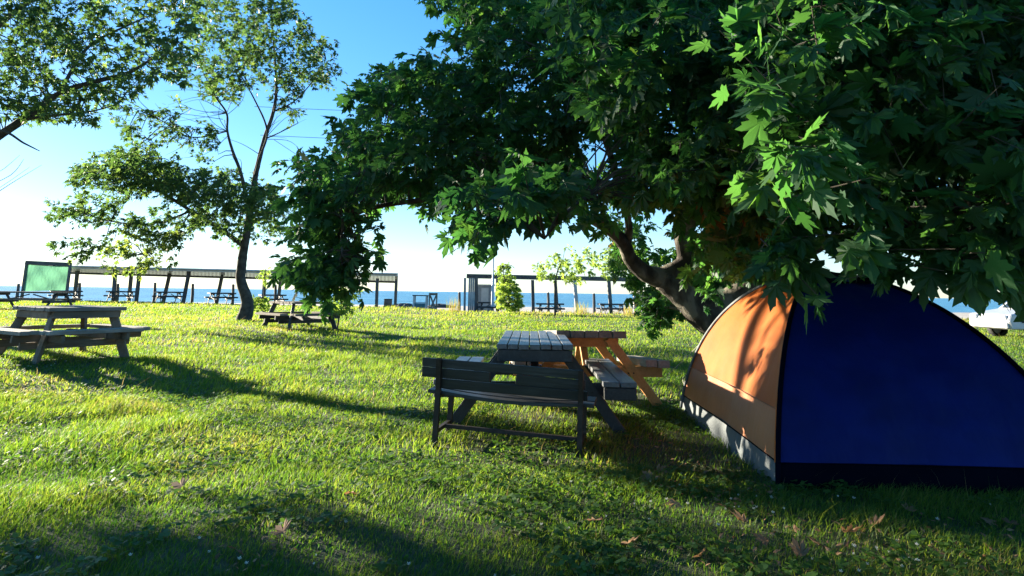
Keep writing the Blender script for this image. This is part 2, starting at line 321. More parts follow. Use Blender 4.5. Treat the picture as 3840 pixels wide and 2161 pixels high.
def clover():
    n=26000; y=2.1+7.5*rng.random(n)**1.5; x=(rng.uniform(-1,1,n))*(.84*y+.6)
    k=(vnoise(x,y,.8,12)*.6+vnoise(x,y,.25,13)*.4)>.50; x,y=x[k],y[k]; n=len(x)
    h=rng.uniform(.02,.055,n); s=rng.uniform(.008,.016,n)
    ang=np.linspace(0,2*np.pi,7)[:-1]; V=[];f=[]
    var=rng.random(n)
    for j in range(3):
        a=rng.uniform(0,6.28,n)*0+(j*2.094)+x*50; d=np.stack([np.cos(a),np.sin(a)],1)*s[:,None]
        tilt=rng.uniform(-.5,.5,(n,2))
        cx=x+d[:,0]; cy=y+d[:,1]
        px=cx[:,None]+np.cos(ang)[None]*s[:,None]; py=cy[:,None]+np.sin(ang)[None]*s[:,None]
        pz=(hz(x,y)+h)[:,None]+(px-x[:,None])*tilt[:,:1]+(py-y[:,None])*tilt[:,1:]
        V.append(np.stack([px,py,pz],-1).reshape(-1,3))
    V=np.concatenate(V); nf=len(V)//6
    o=np_mesh('clover_patch',V,np.arange(len(V)),np.full(nf,6),M_clov,{'var':np.repeat(np.tile(var,3),6)})
    tag(o,'round clover leaves mixed into the lawn','clover',kind='stuff')
clover()
def flowers():
    pts=[]
    for poly,n in (([(0,870),(180,880),(160,930),(0,925)],40),([(1800,1230),(1990,1240),(1960,1300),(1830,1290)],9),([(2150,1350),(2330,1360),(2300,1440),(2100,1440)],14),([(650,900),(1100,920),(1100,1040),(700,1000)],25),([(0,1150),(2500,1250),(2500,1440),(0,1440)],45),([(1400,1150),(1800,1180),(1800,1320),(1300,1300)],15)):
        q=np.asarray(poly,float); lo,hi=q.min(0),q.max(0); c=0
        while c<n:
            p=rng.uniform(lo,hi)
            if inpoly(p[None],poly)[0]: pts.append(p); c+=1
    mb=MB()
    for p in pts:
        g=GL(p[0]*1.4907,p[1]*1.4907,.04); z=float(hz(g.x,g.y)); r=random.uniform(.004,.008); h=random.uniform(.026,.042)
        mb.tube([(g.x,g.y,z),(g.x+.004,g.y,z+h)],.0009,4,1)
        for q in range(7):
            a=q*.898+r*900; mb.obox((g.x+r*.6*math.cos(a),g.y+r*.6*math.sin(a),z+h+.004*(q%2)),(r*.55*math.cos(a),r*.55*math.sin(a),r*.3),(-r*.3*math.sin(a),r*.3*math.cos(a),0),(0,0,r*.12))
    o=mb.build('clover_flowers',[M_petal,M_clov]); tag(o,'tiny white clover flowers scattered over the lawn','flowers',kind='stuff')
flowers()

# ------------------------------------------------------------------ leaves
def leaf_template(detail):
    if detail:                                         # five-lobed plane leaf, toothed
        pol=[(-150,.22),(-118,.50),(-104,.45),(-92,.70),(-78,.58),(-68,.43),(-60,.72),(-52,.69),(-44,.97),(-34,.74),(-24,.49),(-16,.80),(-8,.86),(0,1.1)]
    else:
        pol=[(-150,.22),(-100,.60),(-70,.36),(-44,.88),(-22,.42),(0,1.05)]
    pts=[(a,r) for a,r in pol]+[(-a,r) for a,r in pol[-2::-1]]
    P=[(0,0,0)]
    for a,r in pts:
        x=r*math.sin(R(a)); y=r*math.cos(R(a)); P.append((x,y+.1,-.10*abs(x)-.16*max(0,y)**2+(.06 if r<.5 else -.03)))
    P=np.array(P); P[0]=(0,.1,.02); n=len(pts); f=[]
    for i in range(n-1): f += [0,i+1,i+2]
    f += [0,n,1]
    return P,np.array(f)
T_HI, T_LO = leaf_template(1), leaf_template(0)
def small_leaf():
    P=np.array([(0,0,0),(-.28,.45,-.02),(0,.5,.05),(.28,.45,-.02),(0,1.05,-.12)]); return P,np.array([0,2,1, 0,3,2, 1,2,4, 2,3,4])
T_SM=small_leaf()
def norm(v): return v/np.maximum(np.linalg.norm(v,axis=-1,keepdims=True),1e-9)
def make_leaves(C, TW, n_per, length, size, tmpl, axis, droop=.45, flat=.55, var=None):
    """C cluster centres, TW twig directions -> leaf mesh arrays"""
    N=len(C); idx=np.repeat(np.arange(N),n_per); k=len(idx)
    t=rng.uniform(-.25,1.0,k); tw=TW[idx]
    base=C[idx]+tw*(t*length)[:,None]
    rnd=norm(rng.normal(size=(k,3))); side=norm(rnd-tw*(rnd*tw).sum(1)[:,None])
    s=size*rng.choice([.55,.75,.9,1.0,1.1,1.3],k)*rng.uniform(.85,1.12,k)
    d=norm(side*.9+tw*.75+np.array([0,0,-1])*(droop*rng.uniform(.3,1.6,k))[:,None])
    base=base+side*(s*rng.uniform(.25,.9,k))[:,None]
    up=norm(np.array([0,0,1.0])+rng.normal(size=(k,3))*flat)
    nz=norm(up-d*(up*d).sum(1)[:,None]); nx=np.cross(d,nz)
    P,f=tmpl; m=len(P)
    sx=rng.uniform(.7,1.12,k)
    curl=rng.uniform(-.6,3.0,k)
    V=base[:,None]+s[:,None,None]*(P[None,:,0:1]*nx[:,None]*sx[:,None,None]+P[None,:,1:2]*d[:,None]+P[None,:,2:3]*nz[:,None]*curl[:,None,None])
    vv=np.clip((var[idx] if var is not None else .4)+rng.normal(0,.14,k),0,.82 if var is None else 1)
    F_=(np.arange(k)[:,None]*m+f[None]).ravel()
    return V.reshape(-1,3),F_,np.repeat(vv,m)
def sample_region(poly, d0, d1, n, holes=()):
    q=np.asarray(poly,float); lo,hi=q.min(0),q.max(0); out=[]
    tot=0
    while tot<n:
        p=rng.uniform(lo,hi,(n*3,2)); p=p[inpoly(p,poly)]
        for h in holes:
            if len(p): p=p[~inpoly(p,h)]
        out.append(p); tot+=len(p)
        if len(p)==0: break
    p=np.concatenate(out)[:n]; Y=rng.uniform(d0,d1,len(p)); return WN(p[:,0]*1.4907,p[:,1]*1.4907,Y)
def shadow_px(P):
    t=P[:,2]/SD[2]; g=P-SD[None]*t[:,None]; g[:,2]=0
    r=PROJ(np.where((g[:,1]>.5)[:,None],g,np.array([0,1.0,0]))); r[g[:,1]<.5]=-9999; return r
def tree(name, label, trunk_paths, regions, axis, leafm, barkm, n_per, length, size, tmpl, base, twig_r=.006, lit=(), keep=.12, droop=.45, flat=.55, autumn=None, bare=(), v0=.4, maxtw=.85, extra=None):
    root=thing(name,label,'tree',base); inv=np.array(base)
    mb=MB(); skel=[]
    for pts,rad in trunk_paths:
        sp=smooth_path(pts,6); rr=lerp_list(rad,len(sp)); skel += [tuple(v) for v in sp]
        if rr[0]>.03: mb.tube([v-Vector(base) for v in sp],rr,12,0,True,.06)
        else: mb.tube([v-Vector(base) for v in sp],rr,6,0,True,.05)
    mb.build('trunk',barkm,root,smooth=True)
    skel=np.array(skel)
    C=[];LV=[];LS_=[]
    for reg in regions:
        poly,d0,d1,n=reg[:4]; holes=reg[4] if len(reg)>4 else (); v=reg[5] if len(reg)>5 else v0
        c=sample_region(poly,d0,d1,n,holes); C.append(c); LV.append(np.full(len(c),v))
    C=np.concatenate(C); LV=np.concatenate(LV)
    k=(C[:,2]>.35); C,LV=C[k],LV[k]
    for lp in lit:
        h=inpoly(shadow_px(C),lp)|inpoly(shadow_px(C-np.array([0,0,.4])),lp)|inpoly(shadow_px(C+np.array([0,0,.25])),lp); k=~h|(rng.random(len(C))<keep); C,LV=C[k],LV[k]
    t=(1.85-C[:,0])/(-SD[0]); ty_=C[:,1]-SD[1]*t; tz_=C[:,2]-SD[2]*t       # keep the far half of the tent's side in the sun
    k=~((t>0)&(ty_>5.2)&(ty_<7.9)&(tz_>.1)&(tz_<1.5))|(rng.random(len(C))<.04); C,LV=C[k],LV[k]
    if extra is not None: C=np.concatenate([C,extra]); LV=np.concatenate([LV,np.full(len(extra),v0)])
    if autumn is not None:
        h=inpoly(PROJ(C),autumn); LV=np.where(h&(rng.random(len(C))<.35),.90,LV)
    TW=norm(norm(C-np.array(axis))*np.array([1,1,.35])+rng.normal(size=C.shape)*.55+np.array([0,0,-.15]))
    V,f,va=make_leaves(C,TW,n_per,length,size,tmpl,axis,droop,flat,LV)
    # twigs back to the nearest limb
    tb=MB()
    for c,tw in zip(C,TW):
        d=np.linalg.norm(skel-c,axis=1); j=int(np.argmin(d)); e=Vector(c+tw*length); a=Vector(c-tw*length*.25)
        pts=[a,Vector(c),e]; rd=[twig_r,twig_r*.8,twig_r*.3]
        if d[j]<maxtw:
            s=Vector(skel[j]); mid=(s+a)/2+Vector((0,0,.10*d[j])); pts=[s,mid]+pts; rd=[twig_r*2,twig_r*1.5]+rd
        tb.tube(pts,rd,4,1,False)
    for pts in bare:
        pts=[Vector(p)+Vector((random.uniform(-.25,.25),0,random.uniform(-.2,.2)))*(0<i_<len(pts)-1) for i_,p in enumerate(pts)]
        tb.tube(smooth_path(pts,4),lerp_list([twig_r*1.6,twig_r*.4],len(smooth_path(pts,4))),4,1,False)
    nV=len(V); tv=np.array(tb.v) if tb.v else np.zeros((0,3))
    AV=np.concatenate([V,tv])-inv; ff=np.concatenate([f,(np.array([i for q in tb.f for i in q],int)+nV)])
    sz=np.concatenate([np.full(len(f)//3,3),np.array([len(q) for q in tb.f],int)]); mi=np.concatenate([np.zeros(len(f)//3),np.ones(len(tb.f))])
    np_mesh('crown',AV,ff,sz,[leafm,M_barkf],{'var':np.concatenate([va,np.zeros(len(tv))])},mi,False,root)
    return root
D=lambda x,y,Y: W(x*1.4907,y*1.4907,Y)               # 2576-wide photo pixels

# lit places on the lawn (kept free of crown shade) 
LIT=[[(0,760),(1250,790),(1700,800),(1740,940),(1500,960),(1050,1040),(600,930),(0,880)],
     [(0,930),(250,950),(700,1040),(1050,1100),(1560,1060),(1740,1120),(1500,1200),(1200,1220),(900,1200),(700,1200),(300,1240),(0,1255)]]

# --- the big plane tree
by=9.4
trunk=[D(1862,905,by),D(1830,838,by),D(1765,790,by),D(1712,735,by),D(1668,702,by)]
b0=trunk[0].copy(); gb=Vector((b0.x+.12,by,0)); gb.z=float(hz(gb.x,gb.y))-.05
paths=[([gb]+trunk,[.46,.30,.26,.21,.19,.17]),
 ([trunk[-1],D(1618,683,by-.1),D(1585,650,by-.2),D(1570,615,by-.4),D(1535,578,by-.6),D(1440,520,by-.7),D(1300,430,by-.8),D(1120,350,by-.6),D(980,260,by-.4)],[.15,.12,.10,.095,.085,.07,.055,.04,.02]),
 ([D(1575,625,by-.3),D(1582,570,by-.6),D(1560,470,by-1.2),D(1500,300,by-2),D(1400,150,by-2.5)],[.06,.05,.045,.035,.015]),
 ([trunk[-1],D(1722,660,by),D(1716,600,by-.1),D(1742,555,by-.3),D(1790,440,by-1.2),D(1850,260,by-2.2),D(1900,40,by-3)],[.16,.12,.10,.085,.07,.05,.02]),
 ([D(1720,590,by-.1),D(1690,470,by-.5),D(1640,330,by-1),D(1590,150,by-1.4),D(1560,20,by-1.6)],[.07,.06,.05,.035,.015]),
 ([D(1765,785,by),D(1850,745,by),D(1930,660,by-.4),D(2030,560,by-1.4),D(2180,440,by-2.8),D(2350,330,by-4),D(2500,220,by-5)],[.19,.17,.14,.11,.08,.05,.02]),
 ([D(1930,660,by-.4),D(2020,640,by-1.6),D(2100,600,by-3.4),D(2250,590,by-5.2),D(2430,600,by-6)],[.08,.07,.05,.035,.015]),
 ([D(2030,560,by-1.4),D(2050,420,by-3.4),D(2080,300,by-5),D(2120,150,by-6)],[.07,.055,.035,.015]),
 ([D(1440,520,by-.7),D(1300,510,by-.9),D(1120,500,by-1),D(950,520,by-1.1),D(870,560,by-2.2),D(860,640,by-2.6)],[.05,.045,.035,.03,.02,.01]),
 ([D(1300,430,by-.8),D(1250,480,by-2.2),D(1230,540,by-3.8),D(1215,600,by-4.4)],[.03,.025,.015,.008]),
 ([D(1560,470,by-1.2),D(1500,480,by-2.6),D(1430,530,by-4.2),D(1370,600,by-4.9)],[.03,.025,.015,.008]),
 ([D(1765,790,by),D(1690,775,by+.4),D(1660,770,by+.5)],[.03,.02,.01])]
H=[[(1460,330),(1580,330),(1570,430),(1470,420)],[(1630,245),(1710,255),(1720,340),(1650,330)],[(1480,575),(1610,500),(1720,500),(1775,590),(1790,740),(1700,780),(1560,690)]]
HN=[[(2320,480),(2430,500),(2390,560)],[(1860,600),(1960,625),(1960,700),(1850,700)]]
upperleft=[(1075,-60),(1100,20),(1150,50),(1180,95),(1140,95),(1110,135),(1050,155),(960,180),(895,215),(915,260),(890,310),(860,335),(880,375),(810,400),(745,455),(750,495),(800,545),(1000,535),(1060,520),(1110,520),(1200,500),(1300,490),(1420,490),(1480,450),(1560,300),(1600,-60)]
mid=[(1560,-80),(1480,420),(1400,480),(1360,500),(1400,530),(1500,520),(1600,480),(1650,520),(1720,530),(1760,560),(1760,640),(1780,720),(1850,720),(1960,640),(2000,300),(1950,-80)]
bunch=[(800,545),(900,530),(955,545),(950,600),(965,630),(920,660),(915,735),(870,745),(820,715),(780,690),(775,640),(745,610),(775,585)]
pend1=[(1215,470),(1280,480),(1285,530),(1250,555),(1165,560),(1165,540),(1200,530)]
pend2=[(1310,460),(1420,460),(1430,510),(1400,535),(1340,540)]
near=[(1900,-150),(1850,200),(1800,420),(1830,520),(1890,560),(1960,600),(2060,600),(2200,610),(2330,615),(2480,640),(2700,660),(2900,660),(2900,-150)]
nearc=[(1960,-150),(1930,100),(1880,330),(1900,430),(1960,490),(2100,510),(2300,530),(2480,560),(2700,590),(2900,590),(2900,-150)]
lowfr=[(1890,600),(2030,590),(2050,625),(2000,640),(1910,645)]
lowfr2=[(2200,610),(2400,610),(2520,650),(2500,670),(2400,670),(2240,665)]
backf=[(1560,600),(1580,590),(1600,620),(1600,690),(1740,640),(1860,740),(1840,790),(1740,760),(1690,800),(1620,790),(1610,745),(1570,690)]  # back foliage gets brighter leaf values, a backlit look put into the colour
tree('plane_tree','large spreading plane tree with dark lobed leaves overhanging the tent',paths,
 [(upperleft,6.6,10.8,900,H,.32),(mid,5.5,10.5,720,H,.36),(bunch,6.7,7.8,62,(),.44),(pend1,4.3,5.0,11,(),.25),(pend2,4.0,5.0,12,(),.25),(backf,10.6,13,110,(),.60),([(1480,520),(1760,500),(1860,560),(1860,720),(1780,740),(1700,700),(1560,640)],10.8,13.5,60,[[(1640,520),(1710,530),(1700,630),(1640,640)]],.58),
  (near,4.2,6.6,540,H+HN,.38),(nearc,2.7,4.2,300,H+HN,.36),([(1380,-120),(1420,150),(1520,330),(1640,430),(1760,470),(1880,480),(1930,-120)],4.0,6.4,190,H,.30),(lowfr,3.2,3.8,5,(),.34),(lowfr2,2.9,3.4,8,(),.40),([(2460,640),(2700,640),(2700,740),(2520,735)],3.0,4.0,16,(),.42),(mid,10.5,12.5,90,H,.5),
  ([(1620,745),(1700,745),(1690,800),(1650,805),(1610,785)],9.6,10.1,10,(),.4),
  ([(1700,600),(1900,560),(1900,720),(1780,740)],9.8,12.5,45,(),.55)],
 (gb.x-.8,by-1.5,2.6),M_leaf,M_bark,13,.38,.104,T_HI,tuple(gb),.005,autumn=[(1740,430),(1920,450),(1910,560),(1760,540)])

# --- slim tree in the middle of the lawn
ty=24.0
g=GL(612*1.4907,808*1.4907); ty=g.y; gb=(g.x,g.y,float(hz(g.x,g.y))-.05)
TWG=[]
st=[Vector(gb),D(622,760,ty),D(606,705,ty),D(610,650,ty),D(618,600,ty),D(628,540,ty),D(636,480,ty),D(645,430,ty)]
paths=[(st,[.28,.19,.16,.148,.135,.115,.10,.09]),
 ([st[-1],D(665,350,ty),D(688,280,ty),D(695,220,ty+.5),D(690,130,ty+.8),D(680,20,ty+1)],[.09,.075,.06,.05,.035,.015]),
 ([D(640,450,ty),D(652,400,ty-.3),D(672,330,ty-.4),D(640,250,ty-.6),D(600,180,ty-1)],[.045,.04,.035,.025,.012]),
 ([D(628,540,ty),D(607,440,ty),D(585,380,ty),D(572,330,ty),D(570,285,ty-.2),D(540,240,ty-.4),D(510,180,ty-.6)],[.08,.06,.05,.04,.035,.025,.01]),
 ([D(665,350,ty),D(700,335,ty),D(750,310,ty)],[.03,.02,.008]),
 ([D(688,280,ty),D(740,255,ty),D(790,200,ty+.5),D(820,150,ty+.5)],[.03,.025,.018,.008]),
 ([D(690,130,ty+.8),D(740,90,ty+.8),D(770,60,ty+.8)],[.025,.015,.008]),
 ([D(572,330,ty),D(480,345,ty-.3),D(400,300,ty-.5),D(330,270,ty-.6)],[.025,.02,.014,.006]),
 ([D(615,620,ty),D(560,580,ty-.3),D(480,530,ty-1),D(380,470,ty-1.6),D(280,440,ty-2),D(200,470,ty-2)],[.09,.07,.055,.04,.025,.01]),
 ([D(480,530,ty-1),D(400,560,ty-1.4),D(300,560,ty-1.8),D(180,530,ty-2)],[.04,.03,.02,.008]),
 ([D(480,530,ty-1),D(440,590,ty-1.2),D(360,640,ty-1.4)],[.03,.02,.008]),
 ([D(622,570,ty),D(680,540,ty+.5),D(730,520,ty+1)],[.05,.03,.01]),
 ([D(380,470,ty-1.6),D(400,400,ty-1.6),D(370,350,ty-1.6)],[.03,.018,.006])]
for k in range(34):
    a=random.choice([(572,330),(570,285),(480,345),(400,300),(607,440),(688,280),(665,350),(540,240)]); q=(a[0]+random.uniform(-150,20)*(1 if a[0]<620 else -.6),a[1]+random.uniform(-90,70)); o_=random.uniform(-.7,.4)
    bt_=[D(a[0],a[1],ty-.2),D((a[0]+q[0])/2,(a[1]+q[1])/2-8,ty-.2+o_/2),D(q[0],q[1],ty-.2+o_)]
    TWG.append(bt_)
up=[(480,20),(540,-40),(720,-60),(740,50),(800,90),(830,130),(850,185),(810,215),(750,235),(700,215),(660,240),(600,285),(560,250),(510,235),(495,140)]
hs=[[(600,230),(690,200),(690,300),(620,300)]]
lowL=[(110,550),(175,505),(215,480),(195,420),(290,375),(350,370),(400,395),(470,430),(560,425),(620,445),(690,470),(725,540),(690,590),(640,600),(570,590),(520,590),(470,570),(420,600),(340,560),(250,560),(180,550)]
lowB=[(260,620),(340,570),(470,580),(480,630),(410,675),(330,690),(280,680)]
wisps=[(130,610),(200,590),(290,570),(290,620),(190,645),(160,640)]
bt=[[D(570,285,ty),D(500,280,ty-.5),D(420,240,ty-.7)],[D(480,345,ty-.3),D(430,320,ty-.5),D(390,260,ty-.6)],[D(400,300,ty-.5),D(350,300,ty-.5),D(290,290,ty-.5)],[D(560,300,ty),D(470,290,ty),D(400,280,ty)],[D(575,340,ty),D(500,380,ty),D(420,400,ty)],[D(665,350,ty),D(720,300,ty),D(755,285,ty)],[D(700,335,ty),D(740,330,ty),D(770,300,ty)],[D(688,280,ty),D(730,280,ty),D(765,265,ty)],[D(655,390,ty),D(600,350,ty),D(560,345,ty)],[D(572,330,ty),D(530,310,ty),D(500,250,ty)],[D(570,290,ty),D(600,250,ty),D(620,200,ty)]]
tree('slim_tree','tall slim tree with bent trunk standing alone in the lawn',paths,
 [(up,ty-2.2,ty+2.6,420,hs,.3),(lowL,ty-3.2,ty+2.6,760,[[(440,480),(330,560),(300,590),(290,530),(370,480)]],.38),(lowB,ty-2.4,ty-.4,130,(),.66),(wisps,ty-2.4,ty-1.2,30,(),.4),([(280,250),(470,270),(560,330),(540,420),(400,380),(290,340)],ty-1.4,ty+.6,60,(),.36),([(690,200),(760,230),(740,300),(690,290)],ty-.5,ty+.8,14,(),.36)],
 (gb[0],ty,5),M_leaf2,M_barkf,18,.47,.122,T_LO,gb,.009,bare=bt+TWG,lit=LIT,keep=.35)

# --- tree whose trunk stands left of the picture, crown reaching in at the top left
q1=GL(0,890*1.4907); q2=GL(1050*1.4907,1075*1.4907); print('shadow az',math.degrees(math.atan2(q2.x-q1.x,q1.y-q2.y)),q1,q2)
ly=15.5; gx=q1.x-(ly-q1.y)*math.tan(SUN_AZ); gb=(gx,ly,-.05); print('left trunk',gb)
paths=[([Vector(gb),Vector((gx+.1,ly+.4,1.5)),Vector((gx+.5,ly+.2,3.0))],[.30,.24,.2]),
 ([Vector((gx+.5,ly+.2,3.0)),D(-60,380,ly),D(60,300,ly),D(150,235,ly),D(240,205,ly),D(330,180,ly),D(420,120,ly)],[.15,.12,.09,.075,.06,.045,.015]),
 ([Vector((gx+.5,ly+.2,3.0)),D(-120,200,ly+.5),D(0,60,ly+.6),D(150,-40,ly+.6),D(300,-80,ly+.6)],[.14,.11,.08,.05,.02]),
 ([D(60,300,ly),D(140,290,ly-.6),D(230,280,ly-1),D(300,260,ly-1.2)],[.05,.035,.02,.008]),
 ([D(-60,380,ly),D(0,330,ly-.8),D(60,360,ly-1.2),D(100,380,ly-1.2)],[.05,.035,.02,.008]),
 ([D(150,235,ly),D(220,120,ly+.5),D(330,60,ly+1),D(430,20,ly+1.2)],[.05,.04,.025,.01])]
ul=[(-420,-120),(480,-70),(500,60),(470,110),(470,200),(430,230),(350,235),(290,240),(250,300),(170,315),(120,345),(90,395),(40,415),(-60,420),(-420,420)]
bt=[[D(-60,520,ly-.5),D(20,480,ly-.6),D(105,415,ly-.7)],[D(-60,480,ly-.5),D(0,450,ly-.6),D(60,400,ly-.7)],[D(-80,470,ly-.5),D(0,475,ly-.6),D(75,420,ly-.7)],[D(-60,440,ly),D(0,430,ly),D(50,390,ly)]]
FG=[(-500,1440),(0,1420),(600,1400),(1000,1370),(1300,1400),(1700,1410),(1950,1440),(2200,1500),(2400,1900),(-500,1900)]  # leaf clusters added, mostly out of view, to shade the foreground grass
fp=np.asarray(FG,float); pp=rng.uniform(fp.min(0),fp.max(0),(900,2)); pp=pp[inpoly(pp,FG)][:95]
dd=rayn(pp[:,0]*1.4907,pp[:,1]*1.4907); gp=np.array([0,0,CAMZ])+dd*(-CAMZ/dd[:,2])[:,None]
ex=gp+SD[None]*(rng.uniform(11.5,22,len(gp)))[:,None]; q=PROJ(ex); ins=(q[:,0]>-40)&(q[:,0]<2600)&(q[:,1]<1450)
ex=ex[~ins|inpoly(q,[(x,y) for x,y in ul])]
tree('overhanging_tree','leafy tree reaching into the sky from the upper left corner',paths,
 [(ul,ly-2.6,ly+2.8,1050,[[(300,230),(400,190),(480,230)],[(60,320),(110,300),(130,330),(80,360)]],.34)],
 (gx,ly,4.5),M_leaf2,M_barkf,13,.40,.13,T_LO,gb,.008,bare=bt,lit=LIT,keep=.22,extra=ex)

# ------------------------------------------------------------------ picnic tables
def picnic_table(name, label, loc, rz, mt, mf, L=1.9, Wd=.74, top=.75, seat=.45, off=.66, bw=.27, n=6, th=.042, apron=False, group='wooden picnic tables', tilt=0):
    t=thing(name,label,'picnic table',loc,rz,group); rnd=random.Random(name+label)
    mb=MB(); pw=Wd/n
    for i in range(n):
        y=-Wd/2+pw*(i+.5); j=rnd.uniform(-.004,.004); e=rnd.uniform(-.015,.015)
        mb.box(-L/2+e,L/2+e,y-pw/2+.004,y+pw/2-.004,top-th+j,top+j)
    mb.build('tabletop',mt,t,bevel=.004)
    for s in (-1,1):
        mb=MB()
        for k in (0,1):
            y=s*(off+(k-.5)*bw/2*1.02); j=rnd.uniform(-.004,.004); e=rnd.uniform(-.02,.02)
            mb.box(-L/2+e,L/2+e,y-bw/4+.004,y+bw/4-.004,seat-th+j,seat+j)
        mb.build('bench',mt,t,bevel=.004)
    xl=L/2-.28
    for sx in (-1,1):
        for sy in (-1,1):
            mb=MB(); mb.bar((sx*xl,sy*.24,top-th-.002),(sx*xl,sy*(off+.06),-.04),.10,.045,(0,1,0)); mb.build('leg',mf,t,bevel=.004)
        if M_dark is mf or M_orange is mf:
            for sy in (-1,1):
                for q in (-.03,.03):
                    mb=MB(); mb.obox((sx*(xl+.026),sy*(.24+(off+.06-.24)*.44)+q,seat-th-.06-abs(q)*.4),(.004,0,0),(0,.007,0),(0,0,.007)); mb.build('bolt',M_metal,t)
        mb=MB(); xx=sx*(xl-.047); mb.box(xx-.0225,xx+.0225,-off-.13,off+.13,seat-th-.115,seat-th-.002); mb.build('crossbar',mf,t,bevel=.004)
        mb=MB(); mb.box(xx-.0225,xx+.0225,-Wd/2+.03,Wd/2-.03,top-th-.10,top-th-.003); mb.build('cleat',mf,t,bevel=.004)
        mb=MB(); mb.bar((sx*(xl-.10),0,seat-th-.06),(sx*.10,0,top-th-.05),.08,.04,(0,1,0)); mb.build('brace',mf,t,bevel=.004)
    if apron:
        for sx in (-1,1):
            mb=MB(); mb.box(sx*(L/2-.03)-.018,sx*(L/2-.03)+.018,-Wd/2+.012,Wd/2-.012,top-th-.10,top-th-.003); mb.build('apron',mf,t,bevel=.004)
            for s in (-1,1):
                mb=MB(); mb.box(sx*(L/2-.03)-.018,sx*(L/2-.03)+.018,s*off-bw/2+.01,s*off+bw/2-.01,seat-th-.10,seat-th-.003); mb.build('seat_cleat',mf,t,bevel=.004)
    return t
def onlawn(x,y): return (x,y,float(hz(x,y)))
def square_table(label, loc, rz, mt, mf, S=1.35, top=.75, seat=.44, off=.90, bl=1.45, bw=.26, th=.055, n=8, apron=True):
    t=thing('square_picnic_table',label,'picnic table',loc,rz,'wooden picnic tables'); rnd=random.Random(label)
    mb=MB(); pw=S/n
    for i in range(n):
        y=-S/2+pw*(i+.5); j=rnd.uniform(-.004,.004); e=rnd.uniform(-.012,.012); mb.box(-S/2+e,S/2+e,y-pw/2+.004,y+pw/2-.004,top-th+j,top+j)
    mb.build('tabletop',mt,t,bevel=.004)
    for k in range(4):
        a=k*math.pi/2; c,s_=math.cos(a),math.sin(a); rot=lambda x,y,z: (x*c-y*s_,x*s_+y*c,z)
        mb=MB()
        for q in (-1,1):
            y=-off+q*bw/4; mb.obox(rot(rnd.uniform(-.02,.02),y,seat-th/2+rnd.uniform(-.003,.003)),rot(bl/2,0,0),rot(0,bw/4-.004,0),(0,0,th/2))
        mb.build('bench',mt,t,bevel=.004)
        mb=MB(); mb.bar(rot(-S/2+.14,-S/2+.14,top-th-.002),rot(-off+.16,-off+.16,-.05),.12,.06,rot(1,1,0)); mb.build('leg',mf,t,bevel=.004)
        mb=MB(); apron and mb.obox(rot(0,-S/2+.05,top-th-.055),rot(S/2-.08,0,0),rot(0,.02,0),(0,0,.05)); apron and mb.build('apron',mf,t,bevel=.004)
        for q in (-1,1):
            mb=MB(); mb.obox(rot(q*.46,-off+.16,seat-th-.058-(.0 if k%2 else .006)),rot(.024,0,0),rot(0,.28,0),(0,0,.05)); mb.build('bench_support',mf,t,bevel=.004)
    for k in (0,1):
        for q in (-1,1):
            mb=MB(); z=seat-th-.06-k*.105
            if k==0: mb.box(q*.40-.022,q*.40+.022,-off+.02,off-.02,z-.05,z+.05)
            else: mb.box(-off+.02,off-.02,q*.40-.022,q*.40+.022,z-.05,z+.05)
            mb.build('crossbar',mf,t,bevel=.004)
    return t
# dark table behind the bench: its near end from the photo
pa=G(1862,1294,.75); pb=G(2152,1300,.75); pc=G(2118,1245,.75); pd=G(1885,1243,.75)
c=(pa+pb+pc+pd)/4; ax=((pc+pd)/2-(pa+pb)/2); L=ax.length
dark=picnic_table('picnic_table','dark weathered picnic table right behind the metal framed bench',onlawn(c.x,c.y),math.atan2(ax.y,ax.x),M_darkt,M_dark,L=L,Wd=(pb-pa).length,off=.74,bw=.30,n=7,apron=True)
# orange table behind it
pe=G(2352,1262,.75); ax2=Vector((-.04,.999)); Lo=1.6; wd=.78
ce=pe+Vector((-.39,-.02,0))+Vector((ax2.x,ax2.y,0))*Lo/2
picnic_table('picnic_table','orange stained picnic table with grey planks behind the dark table',onlawn(ce.x,ce.y),math.atan2(ax2.y,ax2.x),M_grey,M_orange,L=Lo,Wd=wd,off=.72,n=5,th=.075).rotation_euler[1]=.055
# weathered table at the left
ct=GL(266,1149,.75)
square_table('weathered brown square picnic table with four benches at the left edge',onlawn(ct.x,ct.y),R(45+14),M_grey,M_brown,S=1.12,off=.80,bl=1.36)
# table under the hanging foliage
ct=GL(1128,1169,.44)
square_table('dark square picnic table half hidden under the hanging leaves',onlawn(ct.x,ct.y),R(45+2),M_brown,M_dark,apron=False)
# long table far left
ct=W(120,1092,31.0)
picnic_table('picnic_table','long greenish picnic table in front of the green cloth',onlawn(ct.x,ct.y),R(-6),M_brown,M_dark,L=3.6,Wd=.9,off=.85,th=.07)

